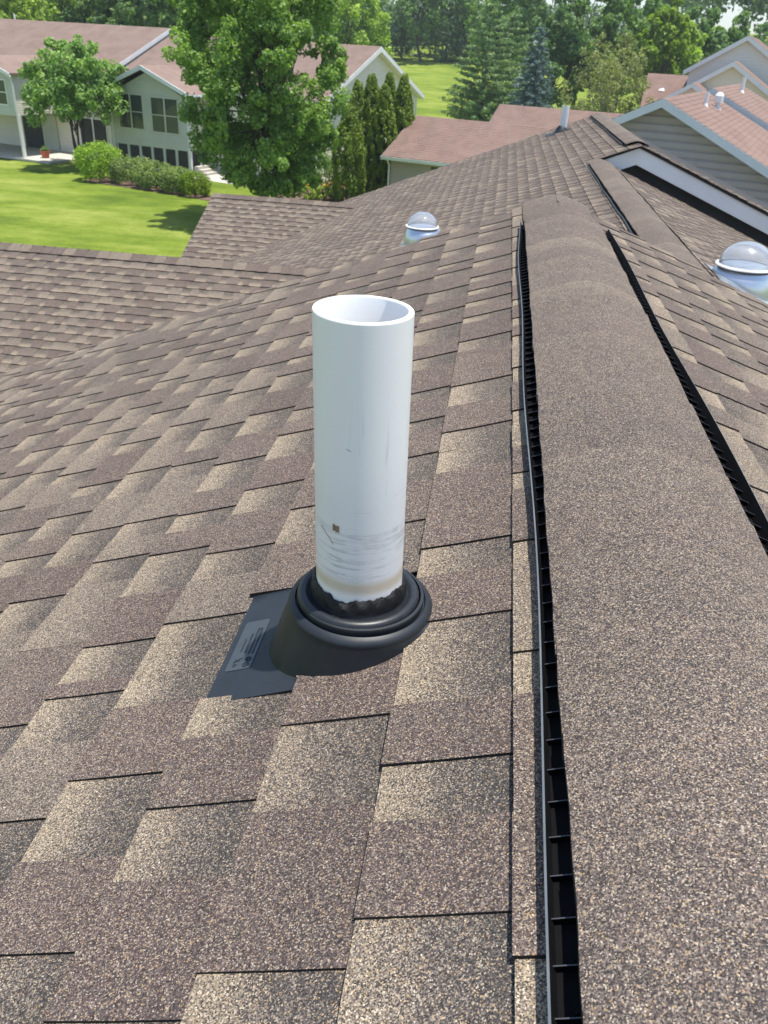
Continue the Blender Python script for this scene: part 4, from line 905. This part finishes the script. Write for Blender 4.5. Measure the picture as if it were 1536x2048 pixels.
for sg in (-1, 1):
    a, b = GP(-.03, 0, -3.3), GP(-.03, sg * 3.95, -5.0); board(ga, 'rake_board', M['white'], [a, b, b + dz * .6, a + dz * .6], GP(.05, 0, 0) - GP(0, 0, 0))
mb = MB(); mb.tube([GP(.3, -3.85, -5.1), GP(.3, -3.6, -5.4), GP(.3, -3.58, G0)], .05, 6); mb.build('downspout', M['white'], ga)
window(ga, lambda a, o, z: GP(a, -3.5 - o, z), 2.6, 4.2, -6.6, -5.25, M['siding_dark'], 1)
gc = empty('garage', (-.4, 63.8, G0), 'second garage roof farther back under the blue spruce', 'garage')
GQ = gframe(-.42, 63.8, R(-15))
strips_roof(gc, GQ, 0, 18, 0, -4.5, -3.3, -5.3, M['red_roof']); strips_roof(gc, GQ, 0, 18, 0, 4.5, -3.3, -5.3, M['red_roof'])
siding(gc, lambda a, o, z: GQ(a, -4.1 - o, z), [(.3, G0), (17.7, G0), (17.7, -5.3), (.3, -5.3)], M['siding_dark'], .14)
siding(gc, lambda a, o, z: GQ(.3 - o, a, z), [(-4.1, G0), (4.1, G0), (4.1, -5.3), (0, -3.45), (-4.1, -5.3)], M['siding_dark'], .14)
# ------------------------------------------------------------------ right-hand neighbours, gables towards the camera
def gable_house(name, label, X, Y, Z, tan, hl, hr, depth, wall, roofm, trim, over=.35, step=.14, single=False, fw=.2, base=G0, rot=0, lap=.018):
    t = empty(name, (X, Y, base), label, 'house'); u, v = frame(rot); o = Vector((X, Y, 0))
    P = lambda a, q, z: o + u * a + v * q + Vector((0, 0, z))
    strips_roof(t, lambda a, q, z: P(q, a, z), 0, depth, 0, -hl, Z, Z - tan * hl, roofm); strips_roof(t, lambda a, q, z: P(q, a, z), 0, depth, 0, hr, Z, Z - tan * hr, roofm)
    for sg, h in ((-1, hl), (1, hr)):
        a, b = P(0, -.02, Z - .01), P(sg * (h + .02), -.02, Z - tan * h - .01); mb = MB(); mb.prism([a, b, b + Vector((0, 0, -fw)), a + Vector((0, 0, -fw))], v * .05); mb.build('fascia', trim, t)
        a, b = P(0, .03, Z - fw), P(sg * h, .03, Z - tan * h - fw); mb = MB(); mb.prism([a, b, b + v * over, a + v * over], (0, 0, .02)); mb.build('soffit', trim, t)
    siding(t, lambda a, oo, z: P(a, over - oo, z), [(-hl + .35, base), (hr - .35, base), (hr - .35, Z - tan * (hr - .35) - .1), (0, Z - .1), (-hl + .35, Z - tan * (hl - .35) - .1)], wall, step, single, out=lap)
    mb = MB(); mb.prism([P(-hl + .35, over + .1, base), P(-hl + .35, depth - .3, base), P(-hl + .35, depth - .3, Z - tan * (hl - .35) - .12), P(-hl + .35, over + .1, Z - tan * (hl - .35) - .12)], u * .1); mb.build('side_wall', wall, t)
    return t, P
h4, P4 = gable_house('townhouse', 'grey sided gable with pale trim just beyond the far brown roof', 3.80, 23.0, -.83, .478, 3.2, 5.2, 8.6, M['siding_dark'], M['red_roof'], M['grey_trim'], over=.45, step=.185, single=True, rot=R(-18), lap=.04)
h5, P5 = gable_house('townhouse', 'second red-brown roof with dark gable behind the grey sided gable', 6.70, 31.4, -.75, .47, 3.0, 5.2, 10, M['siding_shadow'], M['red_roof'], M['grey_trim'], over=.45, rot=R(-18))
h6, P6 = gable_house('townhouse', 'beige gable with white trim at the right edge', 15.1, 66.0, .10, .608, 4.2, 6.5, 3.6, M['siding_beige'], M['red_roof'], M['white'], step=.2, fw=.32, rot=R(-18))
h7, P7 = gable_house('townhouse', 'tall pale grey gable rising behind the beige one', 16.6, 70.0, 1.76, .612, 3.95, 6.5, 10, M['siding_lilac'], M['red_roof'], M['white'], step=.2, fw=.32, rot=R(-18))
h8, P8 = gable_house('townhouse', 'small beige gable in front of the larger beige one', 12.3, 64.0, -1.28, .608, 3.0, 1.6, 3, M['siding_beige'], M['red_roof'], M['white'], step=.2, fw=.3, rot=R(-18))
h9 = empty('townhouse', (11, 75, G0), 'small distant red-brown roof behind the beige gables', 'house'); HP = gframe(11.0, 76.0, R(-10))
strips_roof(h9, HP, 0, 9, 0, -5, -1.05, -3.4, M['red_roof']); strips_roof(h9, HP, 0, 9, 0, 5, -1.05, -3.4, M['red_roof'])
siding(h9, lambda a, o, z: HP(a, -4.6 - o, z), [(.3, G0), (8.7, G0), (8.7, -3.4), (.3, -3.4)], M['siding_beige'], .2)
def roof_pipe(label, x, y, z, r, h, hood=False):
    t = empty('roof_vent', (x, y, z), label, 'vent pipe', 'small white vents on the neighbouring roofs'); mb = MB(); mb.lathe([(r, -.3), (r, h), (r * .85, h), (r * .85, h - .1)], 14, O=(x, y, z)); mb.build('pipe', M['pvc_plain'], t)
    mb = MB(); mb.lathe([(r * 2.2, -.12), (r * 1.3, .02), (r, .06)], 14, O=(x, y, z)); mb.build('flashing', M['white'], t)
    if hood: mb = MB(); mb.lathe([(r * 1.9, h - .04), (r * 1.9, h + .14), (r * 1.2, h + .22), (.01, h + .24)], 14, O=(x, y, z)); mb.build('hood', M['white'], t)
def on_roof(P, Z, tan, a, q): p = P(a, q, Z - tan * abs(a)); return p.x, p.y, p.z
roof_pipe('white vent pipe nearest the grey gable peak', *on_roof(P4, -.83, .478, .55, 4.2), .055, .34)
roof_pipe('hooded white vent between the two red-brown roofs', *on_roof(P4, -.83, .478, .75, 5.6), .07, .18, True)
roof_pipe('hooded white vent at the right edge of the red-brown roof', *on_roof(P4, -.83, .478, 2.75, 3.0), .07, .18, True)
roof_pipe('white vent pipe on the roof below the beige gable', *on_roof(P5, -.75, .47, .45, 6.0), .07, .5)
roof_pipe('small round vent on the distant roof', 11.9, 73.6, -2.05, .13, .16)
# ------------------------------------------------------------------ woodland
PROT = {}
def wood_tree(kind, label, x, y, h, rx, seed, m, group='deciduous trees along the wood', lobes=26, per=42, size=.42, name='broadleaf_tree', cz=.58, rzf=.46, lr=.27):
    return decid(name, label, g3(x, y), h, rx, h * rzf, h * cz, m, seed, group=group, lobes=lobes, cpl=8, per=per, size=size, lr=lr, trunk=h * .018, low=-.75)
def conifer(name, label, x, y, h, r, m, seed, tiers=24, droop=-.12, up=.0, size=.22, per=16, curve=1.0, start=.04, gap=.0):
    random.seed(seed); z = gz(x, y); t = empty(name, (x, y, z), label, 'tree'); cl = []; mb = MB(); limb(mb, (0, 0, -.2), (0, 0, h * .97), h * .018, .02, .02, 8, 7)
    for k in range(tiers):
        f = start + (1 - start) * k / tiers; rr = r * (1 - f) ** curve; n = max(5, int(11 * (1 - f) + 4)); a0 = random.uniform(0, 6.3)
        for j in range(n):
            a = a0 + 6.283 * j / n + random.uniform(-.2, .2); L = rr * random.uniform(.72, 1.1) + .12; ez = droop * L + up * L
            tip = Vector((L * math.cos(a), L * math.sin(a), f * h + ez + random.uniform(-.1, .1)))
            if k % 2 == 0 and L > .6: limb(mb, (0, 0, f * h), tip, .03, .01, .1, 3, 4)
            st = max(2, int(L / .34))
            for q in range(st):
                g = (q + 1) / st
                if g < gap: continue
                p = Vector((0, 0, f * h)).lerp(tip, g); cl.append([p.x, p.y, p.z, .16 + .13 * L * (1.1 - g * .6)])
    o = leaves('crown', np.array(cl), per, size, m, seed, up=.5, flat=.45, shell=.2, aspect=.3); o.parent = t
    mb.build('trunk', M['bark']).parent = t
conifer('blue_spruce', 'blue-grey spruce rising behind the garages', 2.05, 75, 9.4, 2.9, M['spruce_leaf'], 101, tiers=30, droop=-.18, per=20, size=.24, curve=.85)
conifer('white_pine', 'broad dark pine left of the blue spruce', -2.2, 86, 11.4, 4.0, M['pine_leaf'], 102, tiers=17, droop=.02, up=.18, per=16, size=.34, curve=.62, start=.12, gap=.3)
conifer('white_pine', 'slimmer pine just behind the blue spruce', -.2, 90, 10.8, 3.4, M['pine_leaf'], 103, tiers=16, droop=.02, up=.2, per=16, size=.34, curve=.6, start=.1, gap=.25)
decid('willow_tree', 'thin olive tree with bare pale branches right of the spruce', g3(7.6, 71), 9.2, 3.7, 3.9, 5.0, M['olive_leaf'], 104, lobes=30, cpl=7, per=34, size=.20, lr=.26, trunk=.13, bark=M['pale_bark'], fork=4, low=-.85)
bi = 0
TREES = [  # x, y, height, radius, material, label
    (14.8, 95, 12.6, 2.7, 'lime_leaf', 'yellow-green tree standing right of the olive tree'), (17.4, 100, 11.2, 2.8, 'bright_leaf', 'rounded mid-green tree behind the distant roof'),
    (7.2, 98, 14.8, 4.6, 'dark_leaf', 'tall dark tree behind the olive tree'), (11.6, 101, 15.0, 4.0, 'wood_leaf', 'tall green tree above the olive and lime trees'), (4.4, 97, 10.5, 3.4, 'dark_leaf', 'dark tree between the spruce and the olive tree'),
    (20.5, 108, 11.5, 3.6, 'dark_leaf', 'dark tree left of the pale grey gable'), (24.5, 112, 10.8, 3.6, 'wood_leaf', 'green tree directly behind the pale grey gable'), (29.5, 112, 11.0, 4.0, 'dark_leaf', 'dark tree behind the pale grey gable peak'),
    (-16.2, 168, 14.5, 5.4, 'wood_leaf', 'green tree at the top of the far lawn'), (-19.8, 112, 14.2, 5.2, 'bright_leaf', 'light green tree above the cream gable peak'), (-24.5, 108, 15.0, 5.4, 'wood_leaf', 'green tree right of the maple top'), (-21.0, 121, 17.5, 5.5, 'wood_leaf', 'tall tree behind the light green one'),
    (-31.5, 106, 15.5, 5.5, 'bright_leaf', 'pale green tree behind the maple'), (-8.6, 172, 15.5, 5.6, 'dark_leaf', 'dark tree left of the broad pine'), (-12.6, 180, 17.0, 5.6, 'bright_leaf', 'tree behind the far lawn edge'),
    (-52, 86, 13.5, 5.0, 'wood_leaf', 'green tree above the left end of the brown roof'), (-45.5, 84, 12.6, 4.4, 'bright_leaf', 'light green tree behind the brown ridge at far left'), (-40.0, 87, 13.8, 4.6, 'dark_leaf', 'dark tree behind the brown ridge'), (-34.5, 84, 12.4, 4.2, 'dark_leaf', 'dark tree above the white rake board'), (-29.5, 86, 13.0, 4.4, 'wood_leaf', 'green tree between the rake board and the maple'),
    (-58, 90, 14.0, 5.0, 'dark_leaf', 'dark tree at the far left edge'), (-1.5, 134, 16.0, 5.4, 'wood_leaf', 'green tree behind the pines'), (4.2, 130, 15.2, 4.8, 'dark_leaf', 'dark tree behind the blue spruce top'), (-37.0, 100, 17.0, 5.2, 'wood_leaf', 'tall green tree behind the left house')]
for i, (x, y, h, rx, mk, lb) in enumerate(TREES): wood_tree(0, lb, x, y, h, rx, 200 + i, M[mk])
# far wooded hill: reads as one mass
hl = []; r_ = np.random.default_rng(9)
for k in range(620):
    y = r_.uniform(165, 265); x = r_.uniform(-.62, .62) * y + 10; R_ = r_.uniform(2.0, 4.2); lift = (.035 if x > .14 * y else -.012) * y
    hl.append([x, y, gz(x, y) + r_.uniform(3, 9.5) + lift, R_])
hl = np.array(hl); M['far_leaf'] = leaf_mat('far woodland', (.06, .11, .05), (.10, .17, .075), (.17, .25, .11), .4)
tag(leaves('woodland', hl, 210, .95, M['far_leaf'], 77), 'hazy wooded hill along the horizon', 'woodland', kind='stuff')

# unseen grey sheet added on the right-hand side to keep bounce light neutral
M['bounce_grey'] = noisy('grey bounce sheet', (.10, .10, .10), (.15, .148, .143), 2, .9)
mb = MB(); mb.poly([(5.6, -30, G0 + .13), (40, -30, G0 + .13), (40, 21, G0 + .13), (5.6, 21, G0 + .13)]); tag(mb.build('bounce_sheet', M['bounce_grey']), kind='structure')
# summer haze
hz = MB(); hz.box((-940, -140, -12), (940, 1560, 60)); M['haze'] = bpy.data.materials.new('haze'); M['haze'].use_nodes = True; _t = M['haze'].node_tree
_t.nodes.remove(_t.nodes['Principled BSDF']); _v = _t.nodes.new('ShaderNodeVolumePrincipled'); _v.inputs['Color'].default_value = (.86, .92, 1, 1); _v.inputs['Density'].default_value = .0004; _v.inputs['Anisotropy'].default_value = .3
_t.links.new(_v.outputs[0], _t.nodes['Material Output'].inputs['Volume']); tag(hz.build('haze', M['haze']), kind='stuff')
